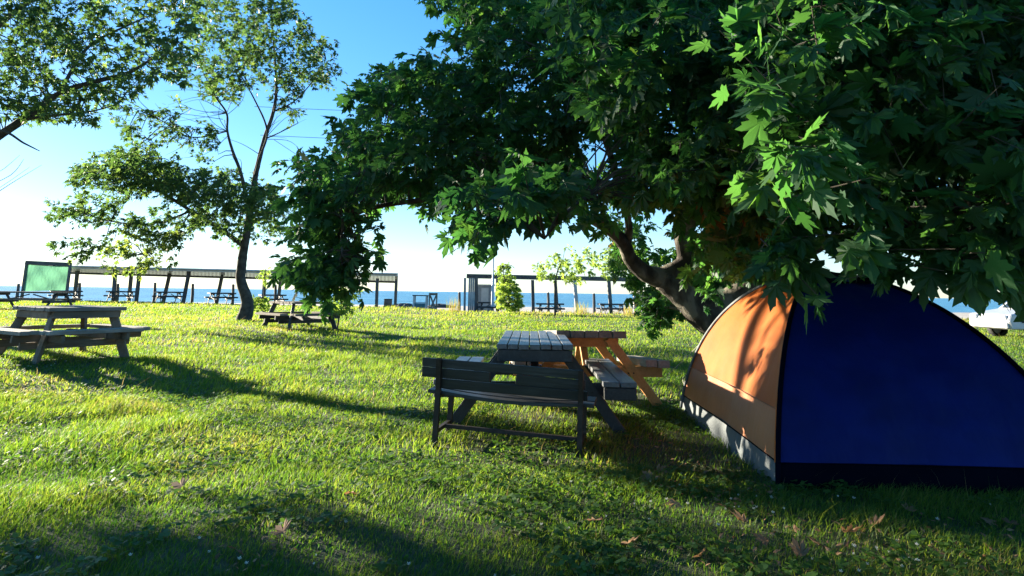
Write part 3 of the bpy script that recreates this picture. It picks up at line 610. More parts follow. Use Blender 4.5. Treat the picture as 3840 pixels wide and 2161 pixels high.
# ------------------------------------------------------------------ metal framed bench
def bench():
    # rear (camera side) posts stand at these two lawn points
    p=G(1628,1690); q=G(2172,1722); v=(q-p); v.z=0; Lb=v.length; rz=math.atan2(v.y,v.x); c=(p+q)/2
    t=thing('bench','dark plank bench with metal frame seen from behind',"bench",(c.x,c.y,float(hz(c.x,c.y))-.045),rz); t.rotation_euler[1]=.045
    h=Lb/2; dp=.40
    for sx in (-1,1):
        mb=MB(); mb.bar((sx*h,0,-.03),(sx*h,-.02,.44),.04,.04,(0,1,0)); mb.bar((sx*h,-.02,.44),(sx*h,-.07,.672),.04,.038,(0,1,0)); mb.build('rear_leg',M_metal,t)
        mb=MB(); mb.bar((sx*h,dp,-.03),(sx*h,dp,.42),.04,.04,(0,1,0)); mb.build('front_leg',M_metal,t)
        mb=MB(); mb.bar((sx*h,.02,.13),(sx*h,dp-.02,.13),.03,.03); mb.build('side_rail',M_metal,t); mb=MB(); mb.bar((sx*h,.02,.395),(sx*h,dp-.02,.395),.035,.035); mb.build('side_rail',M_metal,t)
    mb=MB(); mb.bar((-h,dp*.55,.13),(h,dp*.55,.13),.028,.028); mb.build('stretcher',M_metal,t)
    # sagging seat slats
    n=14
    for k in range(3):
        y0=.015+k*.135; y1=y0+.12; vs=[];fs=[]
        for i in range(n+1):
            x=-h-.10+(Lb+.20)*i/n; u=(x/h); z=.425-.028*(1-min(1,u*u))+(.004 if k==1 else 0)
            vs += [(x,y0,z-.026),(x,y1,z-.026),(x,y1,z),(x,y0,z)]
        for i in range(n):
            a=4*i; fs += [(a,a+4,a+5,a+1),(a+1,a+5,a+6,a+2),(a+2,a+6,a+7,a+3),(a+3,a+7,a+4,a)]
        fs += [(0,1,2,3),(4*n+3,4*n+2,4*n+1,4*n)]
        mb=MB(); mb.add(vs,fs); mb.build('seat_slat',M_dark,t,bevel=.003)
    # backrest: top board, bottom board and two filler boards that leave an opening
    def board(z0,z1,x0,x1,yo=0,sl=0):
        mb=MB(); yb=lambda z:-.02-.05*(z-.44)/.26
        vs=[]
        for z in (z0,z1):
            for yy in (.022,.046): vs += [(x0+(sl if z==z1 else 0),yb(z)+yy+yo,z),(x1,yb(z)+yy+yo,z)]
        mb.add(vs,[(0,1,3,2),(4,6,7,5),(0,4,5,1),(2,3,7,6),(0,2,6,4),(1,5,7,3)]); return mb
    board(.60,.667,-h-.15,h+.02).build('back_board',M_dark,t,bevel=.003)
    board(.445,.518,-h-.02,h+.05).build('back_board',M_dark,t,bevel=.003)
    board(.521,.597,-h-.15,-.155,0,0).build('back_board',M_dark,t,bevel=.003)
    board(.521,.597,.055,h+.03).build('back_board',M_dark,t,bevel=.003)
    return t
bench()

# ------------------------------------------------------------------ tent
def tent():
    A=G(2922,1858); B=G(2556,1548); A.z=B.z=0
    ab=B-A; s=ab.length; e1=ab.normalized(); e2=Vector((e1.y,-e1.x,0)); wf=2.0; Cc=A+e2*wf; Dd=B+e2*wf
    cen=(A+Dd)/2; H=1.39; hd=(A-cen).length; Rr=(hd*hd+H*H)/(2*H); th0=math.asin(hd/Rr)
    t=thing('dome_tent','blue and orange dome tent pitched under the plane tree','tent',(cen.x,cen.y,float(hz(cen.x,cen.y))))
    def arc(c,k):                                       # k 0 at the corner, 1 at the peak
        a=th0*(1-k); r=Rr*math.sin(a); z=Rr*math.cos(a)-(Rr-H); d=(c-cen).normalized(); return d*r+Vector((0,0,z))
    def kz(z):                                          # parameter where the arc has height z
        return 1-math.acos((z+Rr-H)/Rr)/th0
    def panel(name,c0,c1,k0,k1,m,nu=44,nv=34,off=0,u0=0,u1=1):
        vs=[];fs=[]; nrm=((c0+c1)/2-cen).normalized()
        for j in range(nv+1):
            k=k0+(k1-k0)*j/nv
            for i in range(nu+1):
                u=u0+(u1-u0)*i/nu; p=arc(c0,k)*(1-u)+arc(c1,k)*u
                sag=-.05*math.sin(math.pi*u)*(.25+.75*math.sin(math.pi*min(1,k*1.05)))
                wr=(.010*math.sin(9*u+5*k)+.006*math.sin(23*u-9*k)+.016*(float(vnoise(u*2.2,k*1.3,.35,21))-.5)+.010*(float(vnoise(u*5-k*3,k*2+u*2,.4,22))-.5))*math.sin(math.pi*u)
                vs.append(p+nrm*(sag+wr+off))
        for j in range(nv):
            for i in range(nu): a=j*(nu+1)+i; fs.append((a,a+1,a+nu+2,a+nu+1))
        mb=MB(); mb.add(vs,fs); return mb.build(name,m,t,smooth=True)
    ks=kz(.17); kl=kz(.46)
    panel('side_panel',A,B,kl,1,M_ora); panel('lower_side_panel',A,B,ks,kl,M_sal,nv=8)
    panel('front_panel',Cc,A,ks,1,M_blue); panel('back_panel',B,Dd,ks,1,M_blue); panel('far_side_panel',Dd,Cc,ks,1,M_ora)
    panel('base_strip',A,B,kz(.0),ks,M_tgrey,nv=5); panel('base_strip',Cc,A,kz(.0),ks,M_navy,nv=5); panel('base_strip',B,Dd,kz(0),ks,M_navy,nv=5); panel('base_strip',Dd,Cc,kz(0),ks,M_tgrey,nv=5)
    for c,m in ((A,M_navy),(B,M_tgrey),(Cc,M_navy),(Dd,M_navy)):
        o=(c-cen).normalized(); mb=MB(); mb.tube([arc(c,k)+o*.014 for k in np.linspace(ks*.3,1,40)],.017,8); mb.build('pole_sleeve',m,t,smooth=True)
    o=(A-cen).normalized(); mb=MB(); mb.tube([arc(A,k)+o*.022+e1*.016 for k in np.linspace(ks,kz(.55),12)],.015,6); mb.build('sleeve_patch',M_ora,t,smooth=True)
    # seam between the panels, webbing loops and peg at the near corners
    mb=MB(); nrm=(((A+B)/2)-cen).normalized(); sp=[]
    for i in range(25):
        u=i/24; p=arc(A,kl)*(1-u)+arc(B,kl)*u; sp.append(p+nrm*(-.05*math.sin(math.pi*u)*.55+.012))
    mb.tube(sp,.004,5); mb.build('seam',M_sal,t)
    ob=(B-cen).normalized()
    for z0,z1 in ((.42,.26),(.30,.10)):
        mb=MB(); p=arc(B,kz(z0)); q=arc(B,kz(z1)); mb.tube(smooth_path([p,(p+q)/2+ob*.07+Vector((0,0,-.01)),q],5),.006,5); mb.build('webbing_loop',M_cord,t)
    for c in (A,B):
        o=(c-cen).normalized(); p=arc(c,kz(.03)); mb=MB(); mb.tube([p,p+o*.16+Vector((0,0,-.01))],.005,5); mb.build('peg_strap',M_cord,t)
        mb=MB(); mb.tube([p+o*.15+Vector((0,0,-.08)),p+o*.17+Vector((0,0,.05)),p+o*.20+Vector((0,0,.055))],.004,5); mb.build('peg',M_metal,t)
    for c0,c1,mm in ((A,B,M_navy),(Cc,A,M_navy)):
        nrm=((c0+c1)/2-cen).normalized(); mb=MB(); mb.tube([arc(c0,ks)*(1-u)+arc(c1,ks)*u+nrm*(.004-.05*math.sin(math.pi*u)*(.25+.75*math.sin(math.pi*ks*1.05))) for u in np.linspace(.005,.995,30)],.005,5); mb.build('hem_piping',mm,t)
    mb=MB(); p=arc(B,kz(.75)); o=(B-cen).normalized(); q=o*(p.xy.length+1.05)+Vector((0,0,.03)); mb.tube([p.lerp(q,k/6)+Vector((0,0,-.02*math.sin(math.pi*k/6))) for k in range(7)],.003,5); mb.build('guy_line',M_cord,t)
    # small cap over the crossing of the poles
    mb=MB(); vs=[]; fs=[]; n=8
    ring=[arc(c,kk)*1 for kk in (.74,) for c in (A,B,Dd,Cc)]
    pts=[]
    for a,b in zip(ring,ring[1:]+ring[:1]):
        for i in range(n): u=i/n; p=a*(1-u)+b*u; p=p*(1-.10*math.sin(math.pi*u)); p.z=a.z+.02; pts.append(p)
    vs=pts+[Vector((0,0,H+.045))]; N=len(pts)
    fs=[(i,(i+1)%N,N) for i in range(N)]; mb.add(vs,fs); mb.build('top_cap',M_navy,t,smooth=True)
    return t
tent()

# ------------------------------------------------------------------ pergolas by the beach
PYL=50.0
def pergola_left():
    b=W(880,1150,PYL); t=thing('pergola','long timber pergola with leaning posts and slatted roof','pergola',(b.x,PYL,0))
    I=Vector((-b.x,-PYL,0))
    posts=[(278,1131,292,1000),(424,1135,434,1000),(482,1133,495,1005),(509,1138,525,1008),(610,1137,640,1012),(685,1140,710,1014),(809,1145,836,1018),(987,1152,993,1024),(1040,1155,1055,1026),(1411,1166,1415,1044),(1481,1170,1487,1034)]
    for i,(x0,y0,x1,y1) in enumerate(posts):
        Y=PYL if i%2 else PYL+2.6
        mb=MB(); mb.bar(W(x0,y0+6,Y)+I,W(x1,y1,Y)+I,.22,.20,(0,1,0)); mb.build('post',M_beachd,t)
    def beam(p,q,w_,h_,m,name): 
        mb=MB(); mb.bar(p+I,q+I,h_,w_,(0,0,1)); mb.build(name,m,t)
    beam(W(262,1001,PYL-.6),W(1492,1030,PYL-.6),.1,.22,M_beach,'front_beam')
    beam(W(262,1024,PYL+3.4),W(1490,1058,PYL+3.4),.1,.16,M_beachd,'rear_beam')
    # roof slats running from front to rear beam
    mb=MB(); n=240
    for i in range(n):
        u=(i+.5)/n; x=262+(1490-262)*u
        p=W(x,1001+29*u-3,PYL-.9); q=W(x,1023+34*u-3,PYL+3.7); mb.bar(p+I,q+I,.078,.03,(1,0,0))
    mb.build('roof',M_beach,t)
    # end bay that carries the green cloth
    for (x0,y0,x1,y1) in ((80,1128,101,984),(246,1130,264,992)):
        mb=MB(); mb.bar(W(x0,y0,PYL-1)+I,W(x1,y1,PYL-1)+I,.15,.15,(0,1,0)); mb.build('post',M_beachd,t)
    beam(W(97,984,PYL-1),W(268,992,PYL-1),.16,.26,M_beachd,'front_beam')
    c=thing('shade_cloth','green translucent cloth hung in the end frame of the pergola','cloth',(0,0,0)); 
    mb=MB(); vs=[];fs=[]; nu,nv=22,18
    tl,tr,bl,br=W(104,991,PYL-.98),W(262,1000,PYL-.98),W(87,1092,PYL-.98),W(247,1088,PYL-.98)
    for j in range(nv+1):
        for i in range(nu+1):
            u,v=i/nu,j/nv; p=(tl*(1-u)+tr*u)*(1-v)+(bl*(1-u)+br*u)*v
            vs.append(p+Vector((0,.05*math.sin(7*u+6*v)+.03*math.sin(15*u-8*v),0)))
    for j in range(nv):
        for i in range(nu): a=j*(nu+1)+i; fs.append((a,a+1,a+nu+2,a+nu+1))
    org=bl.copy(); vs=[v-org for v in vs]; mb.add(vs,fs); c.location=org; mb.build('cloth_sheet',M_green,c,smooth=True)
    mb=MB(); mb.tube([tl-org,(tl+tr)/2-org+Vector((0,0,-.02)),tr-org],.03,6); mb.build('hem_rope',M_cord,c)
pergola_left()
def pergola_right():
    b=W(2000,1166,48); Y0=48.0; t=thing('pergola','open timber pergola right of the gap with flat beam roof','pergola',(b.x,Y0,0)); I=Vector((-b.x,-Y0,0))
    for i,(x0,y0,x1,y1) in enumerate([(1787,1168,1786,1034),(1866,1168,1866,1036),(2165,1172,2154,1042),(2292,1176,2282,1044),(2384,1178,2377,1046),(2476,1180,2465,1048),(2000,1164,1997,1050),(2090,1166,2082,1052)]):
        Y=Y0 if i<6 else Y0+3
        mb=MB(); mb.bar(W(x0,y0+6,Y)+I,W(x1,y1,Y)+I,.26,.24,(0,1,0)); mb.build('post',M_beach if i in(2,4) else M_beachd,t)
    mb=MB(); mb.bar(W(1750,1034,Y0)+I,W(2520,1050,Y0)+I,.26,.14); mb.build('front_beam',M_beachd,t)
    mb=MB(); mb.bar(W(1750,1040,Y0+3.2)+I,W(2520,1056,Y0+3.2)+I,.14,.12); mb.build('rear_beam',M_beachd,t)
    for k in range(12):
        x=1765+k*66; mb=MB(); mb.bar(W(x,1032+(x-1750)*.0208,Y0-.4)+I,W(x,1038+(x-1750)*.0208,Y0+3.6)+I,.07,.10,(0,0,1)); mb.build('rafter',M_beachd,t)
    # boarded end
    mb=MB(); p=W(1754,1166,Y0-.1); q=W(1784,1166,Y0-.1); top=W(1754,1042,Y0-.1)
    n=4
    for i in range(n):
        a=p.lerp(q,i/n)+I; b2=p.lerp(q,(i+.92)/n)+I; mb.box(a.x,b2.x,a.y-.02,a.y+.02,p.z-.1,top.z)
    mb.build('end_boarding',M_panel,t)
    mb=MB(); p=W(1742,1170,Y0-.3); top=W(1744,1042,Y0-.3); mb.bar(p+I,top+I,.16,.06,(1,0,0)); mb.build('end_board',M_panel,t)
    # little hut inside
    p=W(1790,1166,Y0+1.4); q=W(1850,1166,Y0+1.4); top=W(1790,1066,Y0+1.4)
    h=thing('hut','small pale grey changing hut under the right pergola','hut',((p.x+q.x)/2,Y0+2.0,p.z)); w2=(q.x-p.x)/2; H=top.z-p.z
    mb=MB(); mb.box(-w2,w2,-.6,.6,-.1,H-.08); mb.build('wall',M_panel,h)
    mb=MB(); mb.box(-w2-.08,w2+.08,-.7,.7,H-.08,H); mb.build('roof',M_silver,h)
    mb=MB(); mb.box(-w2*.55,w2*.35,-.625,-.603,.02,H*.86); mb.build('door',M_silver,h)
    # lamp pole
    p=W(1846,1170,Y0-1.5); top=W(1846,905,Y0-1.5)
    h=thing('lamp_pole','tall slim metal lamp pole rising above the right pergola','lamp pole',(p.x,p.y,p.z)); d=top-p
    mb=MB(); mb.lathe([(.16,-.1),(.16,.05),(.11,.1),(.10,d.z*.45),(.055,d.z*.47),(.045,d.z)],10); mb.build('pole',M_silver,h,smooth=True)
    mb=MB(); mb.tube([(0,0,d.z-.02),(.25,-.1,d.z+.12),(.7,-.2,d.z+.14)],.03,6); mb.build('arm',M_silver,h)
    mb=MB(); mb.box(.6,1.1,-.30,-.10,d.z+.09,d.z+.16); mb.build('lamp_head',M_silver,h,bevel=.02)
pergola_right()

# fence posts along the beach
for i,(x,y0,y1,lab) in enumerate([(65,1108,1066,'dark fence post left of the green cloth'),(295,1132,1063,'dark fence post just right of the green cloth'),(439,1138,1066,'dark fence post by the second far table'),(578,1132,1062,'dark fence post at the left end of the third far table'),(720,1142,1066,'dark fence post between the third and fourth far tables'),(872,1146,1068,'dark fence post just left of the slim trunk'),(1031,1150,1070,'dark fence post beside the table right of the slim trunk'),(1722,1172,1097,'dark fence post left of the boarded pergola end'),(2056,1172,1098,'dark fence post in the middle of the far right table'),(2228,1176,1102,'grey fence post between the two pergola tables at right'),(2399,1178,1105,'grey fence post behind the bush by the plane trunk')]):
    Y=54.0; p=W(x,y0,Y); q=W(x+5*(1-x/1900),y1,Y); t=thing('fence_post',lab,'fence post',tuple(p),0,'beach fence posts')
    mb=MB(); d=q-p; mb.tube([(0,0,-.4),(d.x*.5+.01,0,d.z*.5),(d.x,0,d.z)],[.13,.12,.105],8,0,True,.1); mb.build('stake',M_beachd,t)
    mb=MB(); mb.lathe([(.11,0),(.09,.04),(.03,.06)],8,(d.x,0,d.z-.005)); mb.build('weathered_top',M_beach,t)

# picnic tables under the pergolas
specs=[(250,1089,49.5,45,'dark far picnic table right below the green cloth'),(456,1091,50.5,45,'dark far picnic table between the two close pergola posts'),(636,1093,51,42,'dark far picnic table at the middle of the left pergola'),(832,1097,51.5,44,'dark far picnic table just left of the slim trunk'),(1022,1104,51.5,40,'dark far picnic table just right of the slim trunk'),(1843,1132,47,6,'dark far picnic table in front of the pale hut'),(2062,1137,47.5,4,'dark far picnic table beside the columnar bush'),(2294,1138,48,8,'dark far picnic table nearest the plane tree trunk')]
proto=None
for x,y,Y,a,lab in specs:
    p=W(x,y,Y); z=p.z-.76
    if proto is None: proto=picnic_table('picnic_table',lab,(p.x,Y,z),R(a),M_dark,M_dark,L=1.95,off=.72,th=.10,group='tables under the beach pergolas'); continue
    o=copy_tree(proto); o.location=(p.x,Y,z); o.rotation_euler=(0,0,R(a)); o['label']=lab

# low timber kerb along the lawn's far edge
p=W(300,1135,48.6); q=W(905,1150,49.4); mb=MB(); n=16
for k in range(n):
    a=p.lerp(q,k/n); b2=p.lerp(q,(k+.97)/n); mb.bar(a-p+Vector((0,0,random.uniform(-.02,.02))),b2-p+Vector((0,0,random.uniform(-.02,.02))),.26,.14)
o=mb.build('timber_kerb',M_dark); o.location=p; tag(o,'low dark timber kerb along the lawn edge under the left pergola','kerb')
# odds and ends on the beach strip
def at_base(x,y,Y): return W(x,y,Y)
p=at_base(1453,1167,49); h=(W(1453,1122,49)-p).z
t=thing('barrel','rust brown barrel beside the right end of the left pergola','barrel',tuple(p))
mb=MB(); mb.lathe([(.27,-.05),(.30,.02),(.30,h*.32),(.315,h*.34),(.30,h*.36),(.30,h*.64),(.315,h*.66),(.30,h*.68),(.29,h)],18); mb.build('drum',M_barrel,t,smooth=False)
mb=MB(); mb.lathe([(.305,h-.03),(.315,h),(.305,h+.025),(.26,h+.005)],18); mb.build('rim',M_metal,t)
p0=W(1549,1168,47); p1=W(1601,1168,47); H=(W(1549,1106,47)-p0).z; w_=(p1-p0).x
t=thing('wooden_counter','small open wooden counter standing in the gap between the pergolas','counter',tuple(p0))
mb=MB(); mb.box(-.06,w_+.06,-.3,.3,H-.07,H); mb.build('top',M_beachd,t)
for xx in (.05,w_-.05):
    for yy in (-.24,.24):
        mb=MB(); mb.box(xx-.06,xx+.06,yy-.05,yy+.05,-.1,H-.072); mb.build('leg',M_beach,t)
mb=MB(); mb.box(.115,w_-.115,-.27,-.235,.03,H*.50); mb.build('front_panel',plain('teal_panel',(.05,.14,.16),(.08,.19,.21)),t)
mb=MB(); mb.box(.115,w_-.115,-.22,.22,H*.52,H*.56); mb.build('shelf',M_beach,t)
p0=W(1606,1168,46.6); p1=W(1638,1168,46.6); H=(W(1606,1098,46.6)-p0).z; w_=(p1-p0).x
t=thing('lattice_panel','upright weathered panel with crossed braces beside the counter','panel',tuple(p0))
for xx in (.04,w_-.04):
    mb=MB(); mb.box(xx-.045,xx+.045,-.04,.04,-.1,H); mb.build('stile',M_brown,t)
mb=MB(); mb.box(.087,w_-.087,-.035,.035,H-.16,H-.01); mb.build('rail',M_brown,t)
mb=MB(); mb.bar((.09,-.015,.06),(w_-.09,-.015,H-.18),.11,.02,(1,0,0)); mb.build('brace',M_grey,t)
mb=MB(); mb.bar((w_-.09,.012,.06),(.09,.012,H-.18),.11,.02,(1,0,0)); mb.build('brace',M_grey,t)
mb=MB(); mb.box(.087,w_-.087,-.03,.03,.0,.30); mb.build('rail',M_grey,t)
for i,(x,y,r,lab) in enumerate([(1498,1148,.75,'low dark rock at the waterline beside the pergola post'),(1520,1150,.9,'broad dark rock at the waterline left of the counter'),(1540,1151,.6,'small dark rock at the waterline touching the counter outline'),(1648,1148,.9,'dark rock at the waterline right of the crossed panel'),(1672,1153,.7,'flat dark rock near the small reed clump')]):
    p=W(x,y,80.0); rg=random.Random(i); n,mm=12,7; vs=[];fs=[]
    for j in range(mm+1):
        for k in range(n):
            a=6.2832*k/n; ph=math.pi*j/mm; rr=r*(1+.25*rg.uniform(-1,1)); vs.append((rr*1.5*math.sin(ph)*math.cos(a),rr*math.sin(ph)*math.sin(a),rr*.42*math.cos(ph)))
    for j in range(mm):
        for k in range(n): fs.append((j*n+k,(j+1)*n+k,(j+1)*n+(k+1)%n,j*n+(k+1)%n))
    mb=MB(); mb.add(vs,fs); o=mb.build('shore_rock',M_rock); o.location=(p.x,p.y,-.62); tag(o,lab,'rock','dark rocks at the waterline')

# ------------------------------------------------------------------ young trees and shrubs on the far lawn
def shrub(name,label,cat,pts,rad,regions,n_per,size,length,lm=M_leaf3,tm=T_LO,v=.5,axis=None,tw=.008,flat=.6):
    b=tuple(pts[0]); r=tree(name,label,[(pts,rad)],regions,axis or (b[0],b[1],b[2]+1.5),lm,M_barkf,n_per,length,size,tm,b,tw,flat=flat,v0=v); r['category']=cat; return r
Y=36.0; b=W(2082,1172,Y); b.z=float(hz(b.x,b.y))-.03
shrub('sapling','young bright green tree with round crown in front of right pergola','young tree',[b,W(2081,1120,Y),W(2082,1075,Y),W(2090,1020,Y),W(2110,975,Y)],[.06,.05,.045,.035,.02],
  [([(1340,685),(1390,640),(1420,620),(1470,630),(1560,620),(1600,650),(1570,690),(1480,690),(1440,715),(1400,720),(1360,700)],Y-1.6,Y+1.6,95,(),.6)],12,.17,.35)
Y=38.0; b=W(1908,1172,Y); b.z=float(hz(b.x,b.y))-.03
shrub('columnar_shrub','narrow bright green bush standing before the right pergola','bush',[b,W(1908,1110,Y),W(1892,1050,Y),W(1888,1000,Y)],[.05,.04,.03,.015],
  [([(1258,780),(1256,745),(1264,712),(1278,695),(1298,720),(1308,755),(1304,785)],Y-.6,Y+.6,120,(),.6),([(1245,680),(1262,665),(1285,670),(1288,700),(1278,712),(1262,705)],Y-.3,Y+.3,18,(),.4)],12,.16,.25)
Y=27.0; b=W(985,1190,Y); b.z=float(hz(b.x,b.y))-.03
shrub('sapling','thin young sapling growing beside the slim trunk','young tree',[b,W(990,1120,Y),W(992,1050,Y),W(998,1005,Y)],[.04,.03,.02,.01],
  [([(632,785),(630,760),(650,735),(668,740),(680,770),(660,785)],Y-.5,Y+.5,22,(),.6),([(655,700),(672,672),(688,690),(672,710)],Y-.2,Y+.2,6,(),.5)],10,.13,.2)
Y=19.0; b=W(1270,1165,Y); b.z=float(hz(b.x,b.y))-.02
shrub('sapling','small leafy sapling behind the hanging plane branch','young tree',[b,W(1280,1130,Y),W(1290,1095,Y)],[.03,.02,.01],
  [([(838,775),(842,745),(870,725),(895,735),(890,770),(860,785)],Y-.5,Y+.5,16,(),.55)],10,.14,.2)
for x,Y,lab in ((1702,40,'small pale reed clump left of the boarded pergola end'),(2180,39,'small reed clump at the foot of a pergola post'),(2362,38,'tall straw reed clump left of the plane trunk')):
    b=W(x,1175,Y); b.z=float(hz(b.x,b.y)); mb=MB(); rg=random.Random(x); vs=[];fs=[];va=[]
    for i in range(60):
        a=rg.uniform(0,6.28); r=rg.uniform(0,.45); h=rg.uniform(.25,.85)*(1.0 if x!=1702 else 1.2); px,py=r*math.cos(a),r*math.sin(a); lx,ly_=rg.uniform(-.25,.25),rg.uniform(-.25,.25); k=len(vs); w2=.009
        vs += [(px-w2,py,-.05),(px+w2,py,-.05),(px+lx*.4-w2,py+ly_*.4,h*.6),(px+lx*.4+w2,py+ly_*.4,h*.6),(px+lx,py+ly_,h)]; fs += [(k,k+1,k+3,k+2),(k+2,k+3,k+4)]; va += [rg.uniform(.55,.98)]*5
    fl=[i for f in fs for i in f]; o=np_mesh('reed_clump',np.array(vs),fl,[len(f) for f in fs],M_grass,{'var':va}); o.location=b; tag(o,lab,'reeds','reed clumps at the lawn edge')

# ------------------------------------------------------------------ vehicles half hidden at the right
def car(label, loc, rz, paint, van=False):
    t=thing('parked_van' if van else 'parked_car',label,'van' if van else 'car',loc,rz,None)
    L=4.3; Hh=1.45 if not van else 1.95; wdt=1.72
    if van: prof=[(-2.1,.32),(-2.15,.75),(-2.0,1.0),(-1.35,1.15),(-.85,1.88),(-.6,1.95),(1.95,1.93),(2.1,1.6),(2.14,.7),(2.08,.32)]
    else:   prof=[(-2.1,.30),(-2.14,.55),(-2.05,.74),(-1.1,.90),(-.45,1.36),(-.1,1.45),(.9,1.43),(1.55,1.05),(2.05,.95),(2.12,.6),(2.08,.30)]
    arch=[]
    for cx in (1.32,-1.30):
        for k in range(9): a=math.pi*k/8; arch.append((cx+.36*math.cos(a),.30+.36*math.sin(a)))
    pts=prof+[(1.68,.30)]+arch[:9]+arch[9:]
    n=len(pts); mb=MB(); ins=lambda z: .86-.16*max(0,(z-.85)/.6)*(0 if van else 1)-(.08*max(0,(z-1)/.9) if van else 0)
    vs=[(x,-ins(z),z) for x,z in pts]+[(x,ins(z),z) for x,z in pts]
    fs=[tuple(range(n))[::-1],tuple(range(n,2*n))]+[(i,(i+1)%n,n+(i+1)%n,n+i) for i in range(n)]
    mb.add(vs,fs); mb.build('body',paint,t,bevel=.03)
    for s in (-1,1):
        wins=[[(-.95,1.02),(-.42,1.33),(.15,1.36),(.15,1.02)],[(.22,1.02),(.22,1.36),(.86,1.35),(1.30,1.03)]] if not van else [[(-1.15,1.15),(-.75,1.75),(-.1,1.75),(-.1,1.15)],[(.0,1.15),(.0,1.75),(.9,1.75),(.9,1.15)]]
        for q in wins:
            mb=MB(); vs=[(x,s*(ins(z)+.004),z) for x,z in q]+[(x,s*(ins(z)-.02),z) for x,z in q]; mb.add(vs,[(0,1,2,3),(7,6,5,4)]+[(i,(i+1)%4,4+(i+1)%4,4+i) for i in range(4)]); mb.build('window',M_glass,t)
        mb=MB(); mb.box(-1.75,1.75,s*.865-.012,s*.865+.012,.50,.56); mb.build('rubbing_strip',M_black,t)
        for cx in (1.32,-1.30):
            wh=MB(); vs=[];fs=[]; nn=20
            for j,(r,y) in enumerate(((.20,.06),(.29,.10),(.31,.06),(.31,-.06),(.29,-.10),(.2,-.06))):
                vs += [(cx+r*math.cos(6.2832*k/nn),s*.76+y,.30+r*math.sin(6.2832*k/nn)) for k in range(nn)]
            for j in range(5):
                for k in range(nn): fs.append((j*nn+k,j*nn+(k+1)%nn,(j+1)*nn+(k+1)%nn,(j+1)*nn+k))
            wh.add(vs,fs); o=wh.build('wheel',M_black,t)
            rm=MB(); vs=[(cx,s*.80,.30)]+[(cx+.2*math.cos(6.2832*k/nn),s*.82,.30+.2*math.sin(6.2832*k/nn)) for k in range(nn)]; rm.add(vs,[(0,1+k,1+(k+1)%nn) for k in range(nn)]); rm.build('rim',M_silver,o)
    q=[(-1.06,.93),(-.47,1.34)] if not van else [(-1.32,1.18),(-.9,1.83)]
    mb=MB(); (x0,z0),(x1,z1)=q; mb.add([(x0-.02,-.68,z0),(x0-.02,.68,z0),(x1-.02,.62,z1),(x1-.02,-.62,z1)],[(0,1,2,3)]); mb.build('windscreen',M_glass,t)
    for x in (-2.14,2.14):
        mb=MB(); mb.box(x-.05,x+.05,-.80,.80,.33,.50); mb.build('bumper',M_silver,t,bevel=.02)
        for s in (-1,1):
            mb=MB(); mb.box(x-.03 if x<0 else x-.06,x+.06 if x<0 else x+.03,s*.62-.13,s*.62+.13,.58,.72); mb.build('headlight' if x<0 else 'tail_light',M_white if x<0 else M_red,t,bevel=.02)
    return t
p=G(3790,1275); car('silver car parked on the grass at the right edge',(p.x+2.15,p.y+.9,float(hz(p.x,p.y))),R(2),M_silver)
p=G(2690,1198); car('white van parked beyond the plane tree trunk',(p.x+2.3,p.y+.9,float(hz(p.x,p.y))),R(-3),M_white,True)

# ------------------------------------------------------------------ overhead wires
for lab,a,b,ya,yb in (('thin upper wire across the sky from the slim tree',(640,268),(1500,274),30,34),('thin lower wire across the sky from the slim tree',(655,340),(1500,345),30,34),('thin slanting wire in the sky right of the slim tree',(690,352),(960,498),30,40)):
    p=D(*a,ya); q=D(*b,yb); mb=MB(); mb.tube([p.lerp(q,k/16)-p+Vector((0,0,-.25*math.sin(math.pi*k/16))) for k in range(17)],.012,5); o=mb.build('overhead_wire',M_beachd); o.location=p; tag(o,lab,'wire','overhead wires')

# ------------------------------------------------------------------ fallen leaves
def fallen(px,py,sz,lab,grp='dry leaves lying in the grass',lift=.035):
    g=G(px*1.4907,py*1.4907,.03); P,f=T_HI; rg=random.Random(int(px*7+py))
    V=P.copy(); V[:,2]=V[:,2]*rg.uniform(-2,2.5)+.25*V[:,0]**2*rg.uniform(-1,1.5); V=V*sz
    o=np_mesh('fallen_leaf',V,f,[3]*(len(f)//3),M_dry,{'var':np.full(len(V),rg.random())})
    o.location=(g.x,g.y,float(hz(g.x,g.y))+lift); o.rotation_euler=(rg.uniform(-.6,.6),rg.uniform(-.6,.6),rg.uniform(0,6.28)); tag(o,lab,'leaf',grp)
fallen(455,1240,.085,'orange brown curled leaf alone on the sunlit left foreground grass',lift=.055)
fallen(590,1408,.07,'pale brown leaf near the bottom edge left of centre')
fallen(712,1360,.075,'tan curled leaf by the withered twigs in the bottom foreground')
fallen(880,1262,.06,'small brown leaf in the middle of the shaded foreground')
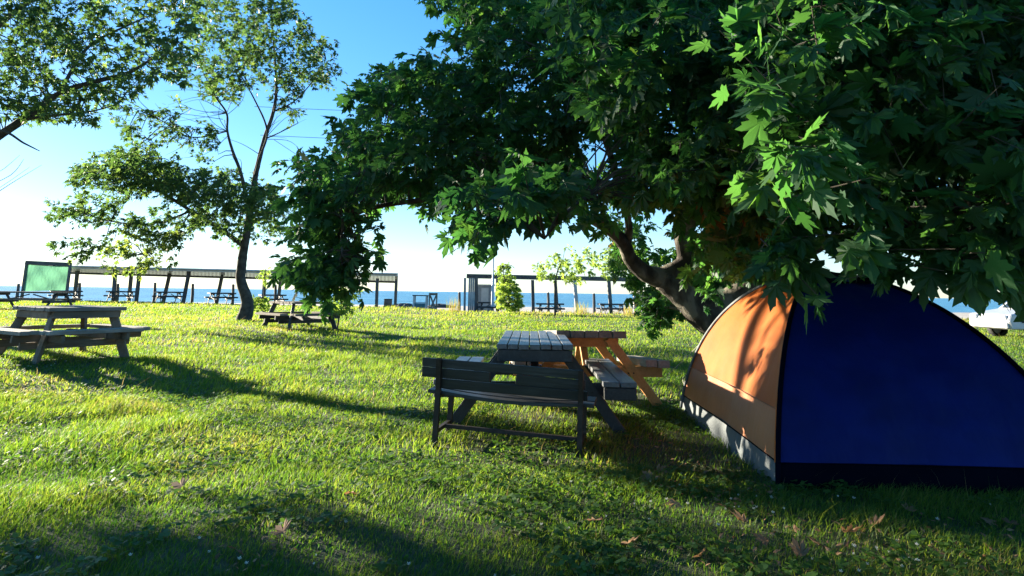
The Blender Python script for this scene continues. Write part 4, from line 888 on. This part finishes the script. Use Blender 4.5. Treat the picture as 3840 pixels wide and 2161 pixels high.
for x,y in ((2130,1358),(2065,1390),(1930,1388),(1700,1280),(1640,1210),(2285,1300),(2480,1325),(2540,1330),(2500,1400),(1830,1290),(1760,1420),(1580,1390),(1500,1330),(1655,1190),(2360,1410),(2200,1340),(2020,1420),(1880,1330)):
    fallen(x,y,random.uniform(.05,.08),'dry brown plane leaf lying on shaded grass in front of the tent','dry leaves in front of the tent')

def litter():
    V=[];F=[];va=[]; rg=random.Random(5); P,f=small_leaf()
    for poly,n in (([(1450,1090),(1720,1090),(1960,1240),(1960,1300),(1500,1200)],260),([(1900,1290),(2576,1300),(2576,1440),(1600,1440)],170),([(560,1330),(760,1330),(720,1440),(540,1440)],22)):
        q=np.asarray(poly,float); c=0
        while c<n:
            p=rng.uniform(q.min(0),q.max(0))
            if not inpoly(p[None],poly)[0]: continue
            c+=1; g=GL(p[0]*1.4907,p[1]*1.4907,.02); z=float(hz(g.x,g.y)); sz=rg.uniform(.018,.05)
            Rm=np.array((Matrix.Rotation(rg.uniform(0,6.28),3,'Z')@Matrix.Rotation(rg.uniform(-.7,.7),3,'X')@Matrix.Rotation(rg.uniform(-.7,.7),3,'Y')))
            k=len(V)*5; V.append(P*sz@Rm.T+np.array([g.x,g.y,z+rg.uniform(.01,.035)])); F.append(f+k); va += [rg.random()]*5
    o=np_mesh('leaf_litter',np.concatenate(V),np.concatenate(F),[3]*(len(F)*4),M_dry,{'var':va}); tag(o,'scraps of dry brown leaves scattered around the tent and bench','leaf litter',kind='stuff')
litter()

p1=GL(385*1.4907,830*1.4907); bx=p1.x-14.5*math.sin(SUN_AZ); by_=p1.y+14.5*math.cos(SUN_AZ)  # unseen pole added to throw a narrow shadow streak across the lawn
t=thing('added_shadow_pole','tall wooden pole added beyond the left edge to cast a thin shadow','pole',(bx,by_,float(hz(bx,by_))))
mb=MB(); mb.tube([(0,0,-.3),(.02,0,2.5),(0,.03,5.6)],[.14,.12,.10],10,0,True,.04); mb.build('mast',M_brown,t)
mb=MB(); mb.box(-.5,.5,-.11,-.05,5.2,5.3); mb.build('crossarm',M_brown,t)
